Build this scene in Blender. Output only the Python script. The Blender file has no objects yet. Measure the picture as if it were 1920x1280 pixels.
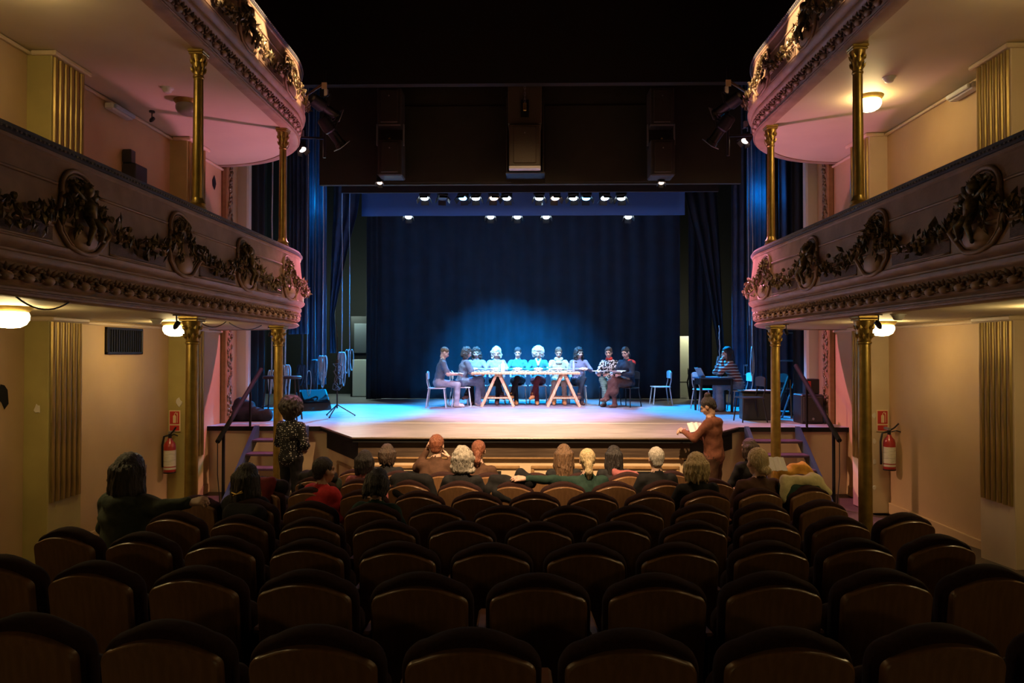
import bpy, math, random
import numpy as np
from mathutils import Vector, Matrix, Euler
random.seed(7)
R = math.radians
PI = math.pi
scene = bpy.context.scene
C = scene.collection
# ------------------------------------------------------------------ camera
FPX = 1350.0
CAMZ = 2.32
cam_data = bpy.data.cameras.new('camera')
cam_data.lens = 36.0 * FPX / 1920.0
cam_data.sensor_width = 36.0
cam_data.clip_end = 200
cam = bpy.data.objects.new('camera', cam_data)
cam.location = (0, 0, CAMZ)
cam.rotation_euler = (PI / 2 + math.atan(20 / FPX), 0, math.atan(25 / FPX))
C.objects.link(cam)
scene.camera = cam
CAMROT = cam.rotation_euler.to_matrix()


def at(u, v, Y):
    """point seen at pixel (u, v) of the 1920x1280 frame, at distance Y into the hall"""
    d = CAMROT @ Vector(((u - 960) / FPX, (640 - v) / FPX, -1))
    return Vector((0, 0, CAMZ)) + d * (Y / d.y)


# ------------------------------------------------------------------ world and exposure
world = bpy.data.worlds.new('world')
scene.world = world
world.use_nodes = True
world.node_tree.nodes['Background'].inputs[0].default_value = (0.30, 0.62, 0.66, 1)
world.node_tree.nodes['Background'].inputs[1].default_value = 0.003
scene.view_settings.view_transform = 'Standard'
scene.view_settings.look = 'None'
scene.view_settings.gamma = 1
scene.view_settings.use_curve_mapping = False
scene.view_settings.exposure = 0.0
try:
    scene.cycles.use_denoising = True
    scene.cycles.max_bounces = 6
    scene.cycles.sample_clamp_indirect = 3.0
except Exception:
    pass


def spot(name, loc, tgt, energy, col, ang=40, blend=0.5, rad=0.08):
    l = bpy.data.lights.new(name, 'SPOT')
    l.energy = energy
    l.color = col
    l.spot_size = R(ang)
    l.spot_blend = blend
    l.shadow_soft_size = rad
    o = bpy.data.objects.new(name, l)
    o.location = loc
    o.rotation_euler = (Vector(tgt) - Vector(loc)).to_track_quat('-Z', 'Y').to_euler()
    C.objects.link(o)
    return o


def point(name, loc, energy, col, rad=0.08):
    l = bpy.data.lights.new(name, 'POINT')
    l.energy = energy
    l.color = col
    l.shadow_soft_size = rad
    o = bpy.data.objects.new(name, l)
    o.location = loc
    C.objects.link(o)
    return o


BLUE = (0.0, 0.34, 1.0)
CYAN = (0.0, 0.36, 1.0)
COOL = (0.55, 0.78, 1.0)
WARM = (1.0, 0.62, 0.34)
MAG = (1.0, 0.30, 0.55)
ST = 1.10          # stage height
# lanterns of the first bar (just behind the header): white wash on the table and the readers
spot('table_wash_a', (-1.6, 14.6, 5.45), (-0.9, 16.8, ST + .8), 2700, COOL, 44, .8, .1)
spot('table_wash_b', (0.4, 14.6, 5.45), (0.4, 16.9, ST + .8), 2700, COOL, 44, .8, .1)
spot('table_wash_c', (1.9, 14.6, 5.45), (2.0, 16.3, ST + .6), 1800, (0.85, .85, 1), 34, .7, .1)
# second bar, behind the border: blue back light
spot('blue_back_a', (-2.9, 17.6, 5.6), (-3.9, 14.9, ST), 11000, CYAN, 50, .6, .1)
spot('blue_back_b', (-0.9, 17.6, 5.6), (-0.8, 16.3, ST), 3500, CYAN, 60, .7, .1)
spot('blue_back_c', (0.6, 17.6, 5.6), (0.8, 16.3, ST), 3500, CYAN, 60, .7, .1)
spot('blue_back_d', (2.6, 17.6, 5.6), (4.2, 14.9, ST), 9000, CYAN, 46, .6, .1)
# first bar, blue heads washing the curtain
spot('blue_curtain_a', (-0.9, 14.7, 5.45), (-0.6, 18.7, 1.2), 6000, BLUE, 50, 1, .1)
spot('blue_curtain_b', (0.9, 14.7, 5.45), (0.7, 18.7, 1.2), 3200, BLUE, 44, 1, .1)
# front of house lanterns on the ends of the upper balconies and under the header
spot('front_warm_left', (-2.75, 11.3, 5.45), (0.9, 11.7, ST), 2400, (1, .56, .36), 56, 1, .08)
spot('front_warm_right', (2.75, 11.3, 5.45), (-0.5, 11.7, ST), 2400, (1, .56, .36), 56, 1, .08)
spot('front_lavender', (-2.5, 12.6, 5.15), (-0.2, 14.4, ST), 2500, (.86, .56, 1), 60, 1, .08)
spot('front_lavender_b', (2.5, 12.6, 5.15), (0.4, 14.4, ST), 2500, (.90, .56, 1), 60, 1, .08)
# the two small lanterns under the header also face the hall and reach the balcony ends
spot('header_pink_left', (-2.72, 12.6, 5.2), (-4.4, 10.6, 1.5), 1100, MAG, 80, 1, .05)
spot('header_pink_right', (2.55, 12.6, 5.2), (4.4, 10.6, 1.5), 1100, MAG, 80, 1, .05)
# added pink spots standing in for stage-floor bounce under the upper balconies
spot('floor_bounce_left', (-.9, 11.6, ST + .06), (-4.3, 10.6, 5.2), 750, MAG, 50, 1, .1)
spot('floor_bounce_right', (.9, 11.6, ST + .06), (4.3, 10.6, 5.2), 750, MAG, 50, 1, .1)
# wings
point('wing_blue_left', (-4.7, 15.4, 5.6), 22, BLUE, .15)
point('wing_blue_right', (4.9, 14.9, 5.6), 22, BLUE, .15)
point('corridor_left', (-4.7, 19.2, 3.6), 120, (.75, 1, .85), .1)
point('corridor_right', (4.6, 19.4, 3.2), 60, (1, .95, .6), .1)
# lanterns on the hall's ceiling bar that catch the upper garlands
spot('ceiling_bar_wide', (0, 7.9, 8.7), (0, 11.3, .4), 1800, (1, .60, .30), 74, .8, .06)
spot('ceiling_bar_centre', (0, 3.4, 8.7), (0, 10.7, .6), 9000, (1, .64, .34), 34, .8, .06)
for _s in (-1, 1):
    spot('ceiling_bar_spot', (_s * -.6, 8.0, 8.6), (_s * 3.28, 7.2, 6.26), 4600, (1, .66, .36), 9.5, .3, .04)
    spot('ceiling_bar_spot', (_s * -.6, 9.0, 8.6), (_s * 3.28, 8.7, 6.26), 4600, (1, .66, .36), 9.5, .3, .04)
    spot('ceiling_bar_spot', (_s * -.6, 9.6, 8.6), (_s * 3.3, 10.1, 6.24), 3600, (1, .66, .36), 9.5, .3, .04)

# ------------------------------------------------------------------ materials
MATS = {}


def mat(name, col, col2=None, scale=8.0, rough=0.6, metal=0.0, bump=0.0, bscale=None, emit=0.0, stretch=(1, 1, 1),
        detail=4.0, lo=0.35, hi=0.65, coat=0.0, sheen=0.0, kind='noise', spec=0.5):
    m = bpy.data.materials.new(name)
    m.use_nodes = True
    nt = m.node_tree
    b = nt.nodes['Principled BSDF']
    b.inputs['Base Color'].default_value = (*col, 1)
    b.inputs['Roughness'].default_value = rough
    b.inputs['Metallic'].default_value = metal
    b.inputs['Specular IOR Level'].default_value = spec
    if coat:
        b.inputs['Coat Weight'].default_value = coat
        b.inputs['Coat Roughness'].default_value = 0.15
    if sheen:
        b.inputs['Sheen Weight'].default_value = sheen
    if emit:
        b.inputs['Emission Color'].default_value = (*col, 1)
        b.inputs['Emission Strength'].default_value = emit
    if col2 is not None or bump:
        tc = nt.nodes.new('ShaderNodeTexCoord')
        mp = nt.nodes.new('ShaderNodeMapping')
        mp.inputs['Scale'].default_value = stretch
        nt.links.new(tc.outputs['Object'], mp.inputs['Vector'])
    if col2 is not None:
        if kind == 'noise':
            n = nt.nodes.new('ShaderNodeTexNoise')
            n.inputs['Detail'].default_value = detail
            out = n.outputs[0]
        elif kind == 'wave':
            n = nt.nodes.new('ShaderNodeTexWave')
            n.bands_direction = 'Z'
            n.inputs['Distortion'].default_value = 1.2
            n.inputs['Detail'].default_value = 1
            out = n.outputs[1]
        elif kind == 'wood':
            n = nt.nodes.new('ShaderNodeTexWave')
            n.bands_direction = 'X'
            n.inputs['Distortion'].default_value = 6
            n.inputs['Detail'].default_value = 3
            out = n.outputs[1]
        else:
            n = nt.nodes.new('ShaderNodeTexVoronoi')
            out = n.outputs[0]
        n.inputs['Scale'].default_value = scale
        nt.links.new(mp.outputs[0], n.inputs['Vector'])
        r = nt.nodes.new('ShaderNodeValToRGB')
        r.color_ramp.elements[0].position = lo
        r.color_ramp.elements[1].position = hi
        r.color_ramp.elements[0].color = (*col, 1)
        r.color_ramp.elements[1].color = (*col2, 1)
        nt.links.new(out, r.inputs[0])
        nt.links.new(r.outputs[0], b.inputs['Base Color'])
    if bump:
        n2 = nt.nodes.new('ShaderNodeTexNoise')
        n2.inputs['Scale'].default_value = bscale or scale * 4
        n2.inputs['Detail'].default_value = 3
        nt.links.new(mp.outputs[0], n2.inputs['Vector'])
        bp = nt.nodes.new('ShaderNodeBump')
        bp.inputs['Strength'].default_value = bump
        bp.inputs['Distance'].default_value = 0.02
        nt.links.new(n2.outputs[0], bp.inputs['Height'])
        nt.links.new(bp.outputs[0], b.inputs['Normal'])
    MATS[name] = m
    return m


M = MATS
mat('plaster', (.58, .40, .21), (.48, .32, .165), 1.3, rough=.55, bump=.08, bscale=12, lo=.3, hi=.75)
mat('plaster_pale', (.66, .53, .36), (.58, .44, .29), 1.7, rough=.5, bump=.06, bscale=14)
mat('olive_paint', (.46, .38, .13), (.38, .31, .11), 2.0, rough=.45)
mat('soffit_paint', (.62, .54, .38), (.56, .48, .34), 1.2, rough=.55)
mat('fascia_paint', (.40, .26, .17), (.30, .19, .12), 5, rough=.5, bump=.1, bscale=40)
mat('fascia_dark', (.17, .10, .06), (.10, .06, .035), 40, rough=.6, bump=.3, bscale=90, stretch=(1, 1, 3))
mat('frieze_paint', (.34, .22, .15), (.22, .14, .09), 20, rough=.5)
mat('old_gilt', (.27, .20, .095), (.09, .07, .04), 25, rough=.42, metal=.4)
mat('gold', (.42, .29, .08), (.31, .21, .055), 12, rough=.36, metal=.75)
mat('gold_bar', (.42, .29, .09), (.24, .16, .05), 6, rough=.38, metal=.6, stretch=(6, 6, .6))
mat('velvet_blue', (.02, .025, .045), (.035, .045, .075), 40, rough=.8, sheen=.4)
mat('stud', (.5, .5, .55), rough=.35, metal=.8)
mat('black_paint', (.012, .012, .012), rough=.75, spec=.2)
mat('black_wall', (.012, .012, .011), rough=.9)
mat('header_cloth', (.034, .033, .022), (.028, .027, .018), 3, rough=.95)
mat('black_metal', (.02, .02, .022), rough=.4, metal=.4)
mat('black_plastic', (.018, .018, .02), rough=.45)
mat('speaker_grey', (.10, .085, .055), (.085, .07, .045), 60, rough=.6)
mat('speaker_dark', (.035, .03, .022), (.028, .024, .018), 60, rough=.65)
mat('curtain_navy', (.017, .028, .045), (.012, .020, .032), 3, rough=.95, sheen=.2)
mat('curtain_black', (.014, .018, .024), (.010, .012, .016), 3, rough=.95)
mat('curtain_blue_lit', (.05, .08, .14), (.03, .05, .09), 4, rough=.85)  # black leg curtains with the blue wing light put into the cloth colour
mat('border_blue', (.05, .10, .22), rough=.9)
mat('stage_wood', (.34, .33, .34), (.22, .22, .23), 3.2, rough=.42, bump=.05, bscale=30, stretch=(1, 6, 1), detail=8)
mat('stage_edge', (.11, .075, .05), (.06, .04, .028), 4, rough=.35, stretch=(.5, 4, 8))
mat('cream_wall', (.72, .56, .36), (.64, .49, .31), 2, rough=.55)
mat('brown_frame', (.34, .20, .09), (.26, .15, .06), 10, rough=.4)
mat('hall_floor', (.07, .045, .03), (.05, .032, .022), 5, rough=.55)
mat('seat_fabric', (.034, .014, .012), (.026, .010, .009), 60, rough=.95, spec=.2)
mat('seat_wood', (.24, .125, .055), (.19, .096, .042), 14, rough=.38, stretch=(3, 3, .25), coat=.25, detail=6)
mat('arm_wood', (.30, .13, .07), (.22, .09, .05), 4, rough=.4, stretch=(1, 6, 1))
mat('globe', (1.0, .74, .32), emit=47.0)
mat('globe_off', (.22, .21, .19), rough=.3)
mat('lens_white', (.72, .88, 1.0), emit=9.0)
mat('lens_warm', (1.0, .72, .55), emit=6.0)
mat('lens_blue', (.25, .6, 1.0), emit=5.0)
mat('lens_off', (.08, .09, .1), rough=.15)
mat('white_plastic', (.62, .62, .60), rough=.4)
mat('chair_white', (.62, .66, .68), rough=.4)
mat('pine', (.62, .38, .20), (.50, .29, .14), 5, rough=.5, kind='wood', stretch=(1, 1, 1))
mat('paper', (.74, .74, .72), rough=.7)
mat('red_enamel', (.34, .02, .02), rough=.28, coat=.4)
mat('red_sign', (.50, .035, .03), rough=.45)
mat('sign_cream', (.78, .60, .38), rough=.5)
mat('label_white', (.66, .62, .52), (.30, .28, .24), 30, rough=.5, lo=.5, hi=.8, stretch=(.3, .3, 3))
mat('rope_pale', (.50, .56, .62), (.36, .42, .48), 60, rough=.8)
mat('rope_dark', (.06, .07, .09), rough=.8)
mat('purple_tread', (.085, .045, .085), (.06, .03, .06), 8, rough=.4)
mat('dark_lit_blue', (.03, .05, .10), rough=.35)  # black step edges, with blue stage light put into the colour
mat('egg_paint', (.46, .31, .22), (.40, .26, .18), 9, rough=.45)
mat('plaster_white', (.70, .64, .55), rough=.7)
mat('steel', (.35, .36, .38), rough=.3, metal=.8)
mat('tape_white', (.7, .7, .7), rough=.6)
mat('door_pale', (.66, .70, .62), rough=.5)
mat('fur_grey', (.30, .28, .28), (.16, .15, .15), 60, rough=.95, bump=.8, bscale=120)
mat('screen', (.35, .45, .6), rough=.3)
mat('silver', (.40, .42, .45), rough=.35, metal=.6)

# ------------------------------------------------------------------ mesh helpers


class MB:
    def __init__(self):
        self.v = []
        self.f = []
        self.mi = []

    def add(self, vs, fs, mi=0):
        o = len(self.v)
        self.v.extend([tuple(p) for p in vs])
        for f in fs:
            self.f.append([i + o for i in f])
            self.mi.append(mi)
        return self

    def box(self, lo, hi, mi=0, mtx=None):
        x0, y0, z0 = lo
        x1, y1, z1 = hi
        vs = [(x0, y0, z0), (x1, y0, z0), (x1, y1, z0), (x0, y1, z0), (x0, y0, z1), (x1, y0, z1), (x1, y1, z1), (x0, y1, z1)]
        if mtx is not None:
            vs = [mtx @ Vector(p) for p in vs]
        return self.add(vs, [(0, 3, 2, 1), (4, 5, 6, 7), (0, 1, 5, 4), (1, 2, 6, 5), (2, 3, 7, 6), (3, 0, 4, 7)], mi)

    def bbox(self, lo, hi, b=.01, mi=0, mtx=None):
        """box with chamfered edges"""
        cx = [(lo[i] + hi[i]) / 2 for i in range(3)]
        h = [(hi[i] - lo[i]) / 2 for i in range(3)]
        b = min(b, min(h) * .9)
        vs, idx = [], {}
        for sx in (-1, 1):
            for sy in (-1, 1):
                for sz in (-1, 1):
                    for a in range(3):
                        p = [sx * h[0], sy * h[1], sz * h[2]]
                        for k in range(3):
                            if k != a:
                                p[k] -= (sx, sy, sz)[k] * b
                        idx[(sx, sy, sz, a)] = len(vs)
                        q = Vector([cx[k] + p[k] for k in range(3)])
                        vs.append(mtx @ q if mtx is not None else q)
        fs = []
        S = (-1, 1)
        for a in range(3):
            o = [k for k in range(3) if k != a]
            for s in S:
                q = []
                for (p, r) in ((-1, -1), (1, -1), (1, 1), (-1, 1)):
                    t = [0, 0, 0]
                    t[a] = s
                    t[o[0]] = p
                    t[o[1]] = r
                    q.append(idx[(*t, a)])
                fs.append(q if (s > 0) == (a != 1) else q[::-1])
        for a in range(3):      # edges along axis a
            o = [k for k in range(3) if k != a]
            for p in S:
                for r in S:
                    t0 = [0, 0, 0]
                    t1 = [0, 0, 0]
                    t0[a], t1[a] = -1, 1
                    for t in (t0, t1):
                        t[o[0]] = p
                        t[o[1]] = r
                    q = [idx[(*t0, o[0])], idx[(*t1, o[0])], idx[(*t1, o[1])], idx[(*t0, o[1])]]
                    fs.append(q if (p * r > 0) == (a != 1) else q[::-1])
        for sx in S:
            for sy in S:
                for sz in S:
                    q = [idx[(sx, sy, sz, a)] for a in range(3)]
                    fs.append(q if sx * sy * sz > 0 else q[::-1])
        return self.add(vs, fs, mi)

    def tube(self, pts, r, n=8, mi=0, cap=True):
        pts = [Vector(p) for p in pts]
        rs = r if isinstance(r, (list, tuple)) else [r] * len(pts)
        vs, fs = [], []
        t0 = (pts[1] - pts[0]).normalized()
        ref = Vector((0, 0, 1)) if abs(t0.z) < .9 else Vector((1, 0, 0))
        nrm = t0.cross(ref).normalized()
        for i, p in enumerate(pts):
            t = (pts[min(i + 1, len(pts) - 1)] - pts[max(i - 1, 0)])
            t = t.normalized() if t.length > 1e-9 else t0
            nrm = (nrm - t * nrm.dot(t))
            nrm = nrm.normalized() if nrm.length > 1e-6 else t.orthogonal().normalized()
            bn = t.cross(nrm)
            for k in range(n):
                a = 2 * PI * k / n
                vs.append(p + nrm * (math.cos(a) * rs[i]) + bn * (math.sin(a) * rs[i]))
        for i in range(len(pts) - 1):
            for k in range(n):
                k2 = (k + 1) % n
                fs.append((i * n + k, i * n + k2, (i + 1) * n + k2, (i + 1) * n + k))
        if cap:
            fs.append(tuple(range(n))[::-1])
            fs.append(tuple(range((len(pts) - 1) * n, len(pts) * n)))
        return self.add(vs, fs, mi)

    def lathe(self, prof, n=20, mi=0, mtx=None, cap=True):
        vs, fs = [], []
        for (r, z) in prof:
            for k in range(n):
                a = 2 * PI * k / n
                p = Vector((r * math.cos(a), r * math.sin(a), z))
                vs.append(mtx @ p if mtx is not None else p)
        for i in range(len(prof) - 1):
            for k in range(n):
                k2 = (k + 1) % n
                fs.append((i * n + k, i * n + k2, (i + 1) * n + k2, (i + 1) * n + k))
        if cap:
            fs.append(tuple(range(n))[::-1])
            fs.append(tuple(range((len(prof) - 1) * n, len(prof) * n)))
        return self.add(vs, fs, mi)

    def ell(self, c, r, n=10, m=6, mi=0, mtx=None):
        c = Vector(c)
        vs, fs = [], []
        for i in range(1, m):
            th = PI * i / m
            for k in range(n):
                a = 2 * PI * k / n
                p = Vector((r[0] * math.sin(th) * math.cos(a), r[1] * math.sin(th) * math.sin(a), -r[2] * math.cos(th)))
                vs.append(c + (mtx @ p if mtx is not None else p))
        b = Vector((0, 0, -r[2]))
        t = Vector((0, 0, r[2]))
        vs.append(c + (mtx @ b if mtx is not None else b))
        vs.append(c + (mtx @ t if mtx is not None else t))
        B, T = len(vs) - 2, len(vs) - 1
        for i in range(m - 2):
            for k in range(n):
                k2 = (k + 1) % n
                fs.append((i * n + k, i * n + k2, (i + 1) * n + k2, (i + 1) * n + k))
        for k in range(n):
            k2 = (k + 1) % n
            fs.append((B, k2, k))
            fs.append((T, (m - 2) * n + k, (m - 2) * n + k2))
        return self.add(vs, fs, mi)

    def slab(self, outline, y0, y1, rings=((0, .97), (.25, 1), (.75, 1), (1, .97)), mi=0, bow=0.0, mtx=None):
        """outline in x,z extruded along y with softened edges; bow bends it in plan"""
        cx = sum(p[0] for p in outline) / len(outline)
        cz = sum(p[1] for p in outline) / len(outline)
        n = len(outline)
        vs, fs = [], []
        for (t, s) in rings:
            for (x, z) in outline:
                X = cx + (x - cx) * s
                Z = cz + (z - cz) * s
                p = Vector((X, y0 + (y1 - y0) * t + bow * X * X, Z))
                vs.append(mtx @ p if mtx is not None else p)
        k = len(rings)
        for i in range(k - 1):
            for j in range(n):
                j2 = (j + 1) % n
                fs.append((i * n + j, (i + 1) * n + j, (i + 1) * n + j2, i * n + j2))
        fs.append(tuple(range(n)))
        fs.append(tuple(range((k - 1) * n, k * n))[::-1])
        return self.add(vs, fs, mi)

    def build(self, name, m, parent=None, smooth=False, mtx=None):
        me = bpy.data.meshes.new(name)
        vs = self.v if mtx is None else [tuple(mtx @ Vector(p)) for p in self.v]
        me.from_pydata(vs, [], self.f)
        ms = m if isinstance(m, (list, tuple)) else [m]
        for x in ms:
            me.materials.append(M[x] if isinstance(x, str) else x)
        if len(ms) > 1:
            me.polygons.foreach_set('material_index', self.mi)
        if smooth:
            me.polygons.foreach_set('use_smooth', [True] * len(me.polygons))
            if smooth != 'all':
                try:
                    me.set_sharp_from_angle(angle=R(38))
                except Exception:
                    pass
        me.update()
        o = bpy.data.objects.new(name, me)
        C.objects.link(o)
        if parent is not None:
            o.parent = parent
        return o


def tag(o, label=None, cat=None, group=None, kind=None):
    if label:
        o['label'] = label
    if cat:
        o['category'] = cat
    if group:
        o['group'] = group
    if kind:
        o['kind'] = kind
    return o


def thing(name, label, cat, loc=(0, 0, 0), rz=0.0, group=None):
    o = bpy.data.objects.new(name, None)
    o.empty_display_size = .1
    o.location = loc
    o.rotation_euler = (0, 0, rz)
    C.objects.link(o)
    return tag(o, label, cat, group)


def struct(name, mb, m, label=None, smooth=False):
    return tag(mb.build(name, m, None, smooth), label, None, None, 'structure')


def copy_tree(o, parent=None):
    c = o.copy()
    C.objects.link(c)
    if parent is not None:
        c.parent = parent
    for ch in list(o.children):
        copy_tree(ch, c)
    return c


def arch(w, z0, z1, crown=.04, rc=.08, n=8):
    """outline (x, z): flat bottom, rounded upper corners, crowned top"""
    h = w / 2
    pts = [(-h * .98, z0), (h * .98, z0)]
    zc = z1 - crown
    for i in range(n + 1):
        a = PI / 2 * i / n * .86
        pts.append((h - rc + rc * math.cos(a), zc - rc + rc * math.sin(a)))
    xr = pts[-1][0]
    zr = pts[-1][1]
    for i in range(1, n):
        x = xr - 2 * xr * i / n
        pts.append((x, zr + (z1 - zr) * (1 - (x / xr) ** 2)))
    for i in range(n, -1, -1):
        a = PI / 2 * i / n * .86
        pts.append((-(h - rc + rc * math.cos(a)), zc - rc + rc * math.sin(a)))
    return pts
# ------------------------------------------------------------------ hall floor, walls
YC = 17.3
ZK = [2.56 + .864 * k for k in range(8)]
HK = [.42, .35, .265, .19, .12, .065, .01, -.04]


def floor_h(x, y):
    ze = YC - math.hypot(x, YC - y) if y < YC else 20
    return float(np.interp(ze, [ZK[0] - 2.6] + ZK + [9.3], [HK[0] + .2] + HK + [0.0]))


mb = MB()
nx, ny = 22, 40
vs, fs = [], []
for j in range(ny + 1):
    for i in range(nx + 1):
        x = -5.3 + 10.6 * i / nx
        y = -3 + 15.2 * j / ny
        vs.append((x, y, floor_h(x, y)))
for j in range(ny):
    for i in range(nx):
        a = j * (nx + 1) + i
        fs.append((a, a + 1, a + nx + 2, a + nx + 1))
mb.add(vs, fs)
struct('floor', mb, 'hall_floor', 'raked dark hall floor under the seating', smooth=True)

Z1, Z2 = 2.70, 5.50        # undersides of the two balconies
for s, side in ((-1, 'left'), (1, 'right')):
    mb = MB().box((min(s * 5.25, s * 5.45), -3, -.1), (max(s * 5.25, s * 5.45), 13.15, 9.3))
    w = struct('wall_' + side, mb, 'plaster', 'cream plaster side wall of the hall on the %s' % side)
    # lower dado strip and skirting
    mb = MB().bbox((min(s * 5.25, s * 5.22), -3, 0.0), (max(s * 5.25, s * 5.22), 11.8, .16), .008)
    b = struct('baseboard_' + side, mb, 'plaster', 'painted skirting board along the %s wall' % side)
    # cornice lines under both soffits
    for zt in (Z1, Z2):
        mb = MB().bbox((min(s * 5.25, s * 5.205), -3, zt - .05), (max(s * 5.25, s * 5.205), 12.3, zt - .012), .01)
        mb.build('cornice', 'plaster_pale', w)
mb = MB().box((-8, -3, 9.2), (8, 13, 9.35))
struct('ceiling', mb, 'black_wall', 'unlit dark ceiling above the hall')

# pilasters with gilded flutes
tn = 0
for s, side in ((-1, 'left'), (1, 'right')):
    for (y0, y1) in ((7.45, 8.02), (10.5, 11.1), (4.4, 4.97)):
        for (za, zb, zf0, where) in ((.0, Z1, .74, 'below'), (Z1 + .12, Z2, Z1 + .3, 'above')):
            if y0 < 5 and where == 'above':
                continue
            tn += 1
            xa, xb = sorted((s * 5.26, s * 4.99))
            mb = MB().bbox((xa, y0, za), (xb, y1, zb), .008)
            p = struct('trim_%d' % tn, mb, 'olive_paint' if s < 0 else 'plaster_pale',
                       'wall pilaster with gilded flutes on the %s' % side)
            xa, xb = sorted((s * 4.99, s * 4.955))
            mb = MB().bbox((sorted((s * 5.2, s * 4.93))[0], y0 - .03, zb - .055), (sorted((s * 5.2, s * 4.93))[1], y1 + .05, zb - .004), .012)
            mb.build('pilaster_cornice', 'plaster_pale', p)
            bar = None
            for k in range(6):
                yy = y0 + .03 + k * (y1 - y0 - .03) / 6
                wbar = (y1 - y0) / 6 * .62
                if bar is None:
                    prof = [(0, 0)]
                    m2 = MB().tube([(0, 0, zf0), (0, 0, zb - .06)], .033, 8)
                    bar = m2.build('gilded_flute', 'gold_bar', p, smooth=True)
                    bar.scale = (.75, 1, 1)
                    bar.location = (s * 4.985, yy + wbar / 2, 0)
                else:
                    c = bar.copy()
                    C.objects.link(c)
                    c.parent = p
                    c.location = (s * 4.985, yy + wbar / 2, 0)

# ornate proscenium moulding and return wall
for s, side in ((-1, 'left'), (1, 'right')):
    tn += 1
    xa, xb = sorted((s * 5.25, s * 5.14))
    mb = MB().bbox((xa, 12.3, 0), (xb, 12.55, 9.2), .02)
    p = struct('trim_%d' % tn, mb, 'brown_frame', 'carved gilded proscenium moulding on the %s wall' % side)
    mb = MB()
    rr = random.Random(3)
    z = 1.2
    while z < 7.6:
        mb.ell((s * (5.13 + rr.uniform(-.005, .01)), 12.36 + rr.uniform(-.02, .14), z), (.022, .03, .035), 6, 4)
        z += .03
    o = mb.build('carved_leaves', 'old_gilt', p, smooth='all')
    o['kind'] = 'stuff'
    tn += 1
    xa, xb = sorted((s * 5.28, s * 5.05))
    mb = MB().bbox((xa, 13.0, 0), (xb, 13.18, 9.2), .03)
    struct('trim_%d' % tn, mb, 'plaster_white', 'pale edge pillar of the proscenium opening on the %s' % side)

# ------------------------------------------------------------------ balconies
XF, YE, RX, RY = 3.36, 10.1, 1.89, 2.1
PTH = []
y = -1.5
while y < YE - .01:
    PTH.append((XF, y))
    y += .2
for i in range(0, 33):
    th = PI / 2 * i / 32
    PTH.append((5.25 - RX * math.cos(th), YE + RY * math.sin(th)))
PTH = np.array(PTH)
SEG = np.linalg.norm(np.diff(PTH, axis=0), axis=1)
ARC = np.concatenate([[0], np.cumsum(SEG)])
LEN = ARC[-1]


def pth(l):
    x = float(np.interp(l, ARC, PTH[:, 0]))
    yv = float(np.interp(l, ARC, PTH[:, 1]))
    e = .05
    a = np.array([np.interp(min(l + e, LEN), ARC, PTH[:, k]) - np.interp(max(l - e, 0), ARC, PTH[:, k]) for k in (0, 1)])
    a /= np.linalg.norm(a)
    return x, yv, a[0], a[1]


PROF = [(-.10, -.012), (0, -.012), (.028, -.004), (.04, .02), (.036, .045), (.012, .058), (.0, .075), (.012, .085), (.030, .13), (.045, .195),
        (.052, .205), (.075, .215), (.088, .235), (.086, .262), (.066, .275), (.066, .288), (.095, .298), (.128, .325), (.135, .35),
        (.118, .362), (.118, .50), (.134, .512), (.134, .532), (.112, .545), (.098, .66), (.078, .82), (.062, .98), (.075, .992), (.075, 1.015),
        (.04, 1.03), (-.10, 1.03)]
PZ = [p[1] for p in PROF[1:-1]]
PD = [p[0] for p in PROF[1:-1]]


def leafy(mb, c, ln, wd, th, rr, mi=0, dirv=None):
    """one carved leaf: a pointed, slightly folded lozenge with thickness"""
    d = Vector(dirv) if dirv is not None else Vector((rr.uniform(-1, 1), rr.uniform(-1, 1), rr.uniform(-1, 1)))
    d = d + Vector((rr.uniform(-.5, .5), rr.uniform(-.5, .5), rr.uniform(-.5, .5)))
    d.normalize()
    u = d.orthogonal().normalized()
    u = (Matrix.Rotation(rr.uniform(0, 6.28), 3, d) @ u)
    w = d.cross(u)
    c = Vector(c)
    vs = [c - d * ln * .5, c + u * wd * .5 + w * th * .4, c - u * wd * .5 + w * th * .4, c + d * ln * .5, c + w * th, c - w * th * .6]
    fs = [(0, 4, 1), (0, 2, 4), (3, 1, 4), (3, 4, 2), (0, 1, 5), (0, 5, 2), (3, 5, 1), (3, 2, 5)]
    mb.add(vs, fs, mi)


motif_mesh = None


def make_motif():
    m = MB()
    rr = random.Random(1)
    m.ell((0, .012, -.03), (.055, .035, .034), 10, 6, mi=0)
    for k in (-1, 1):
        for (dx, dz, ln, ang) in ((.055, .0, .09, 1.2), (.085, .025, .08, .8), (.03, .03, .08, .5), (.075, -.035, .07, 1.9)):
            c = Vector((k * dx, .012, dz))
            d = Vector((k * math.sin(ang), .25, math.cos(ang)))
            d.normalize()
            w = Vector((d.z, 0, -d.x)).normalized()
            nn = Vector((0, 1, 0))
            vs = [c - d * ln * .5, c + w * .016, c - w * .016, c + d * ln * .5, c + nn * .03, c - nn * .01]
            m.add(vs, [(0, 4, 1), (0, 2, 4), (3, 1, 4), (3, 4, 2), (0, 1, 5), (0, 5, 2), (3, 5, 1), (3, 2, 5)], 1)
    return m


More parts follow.
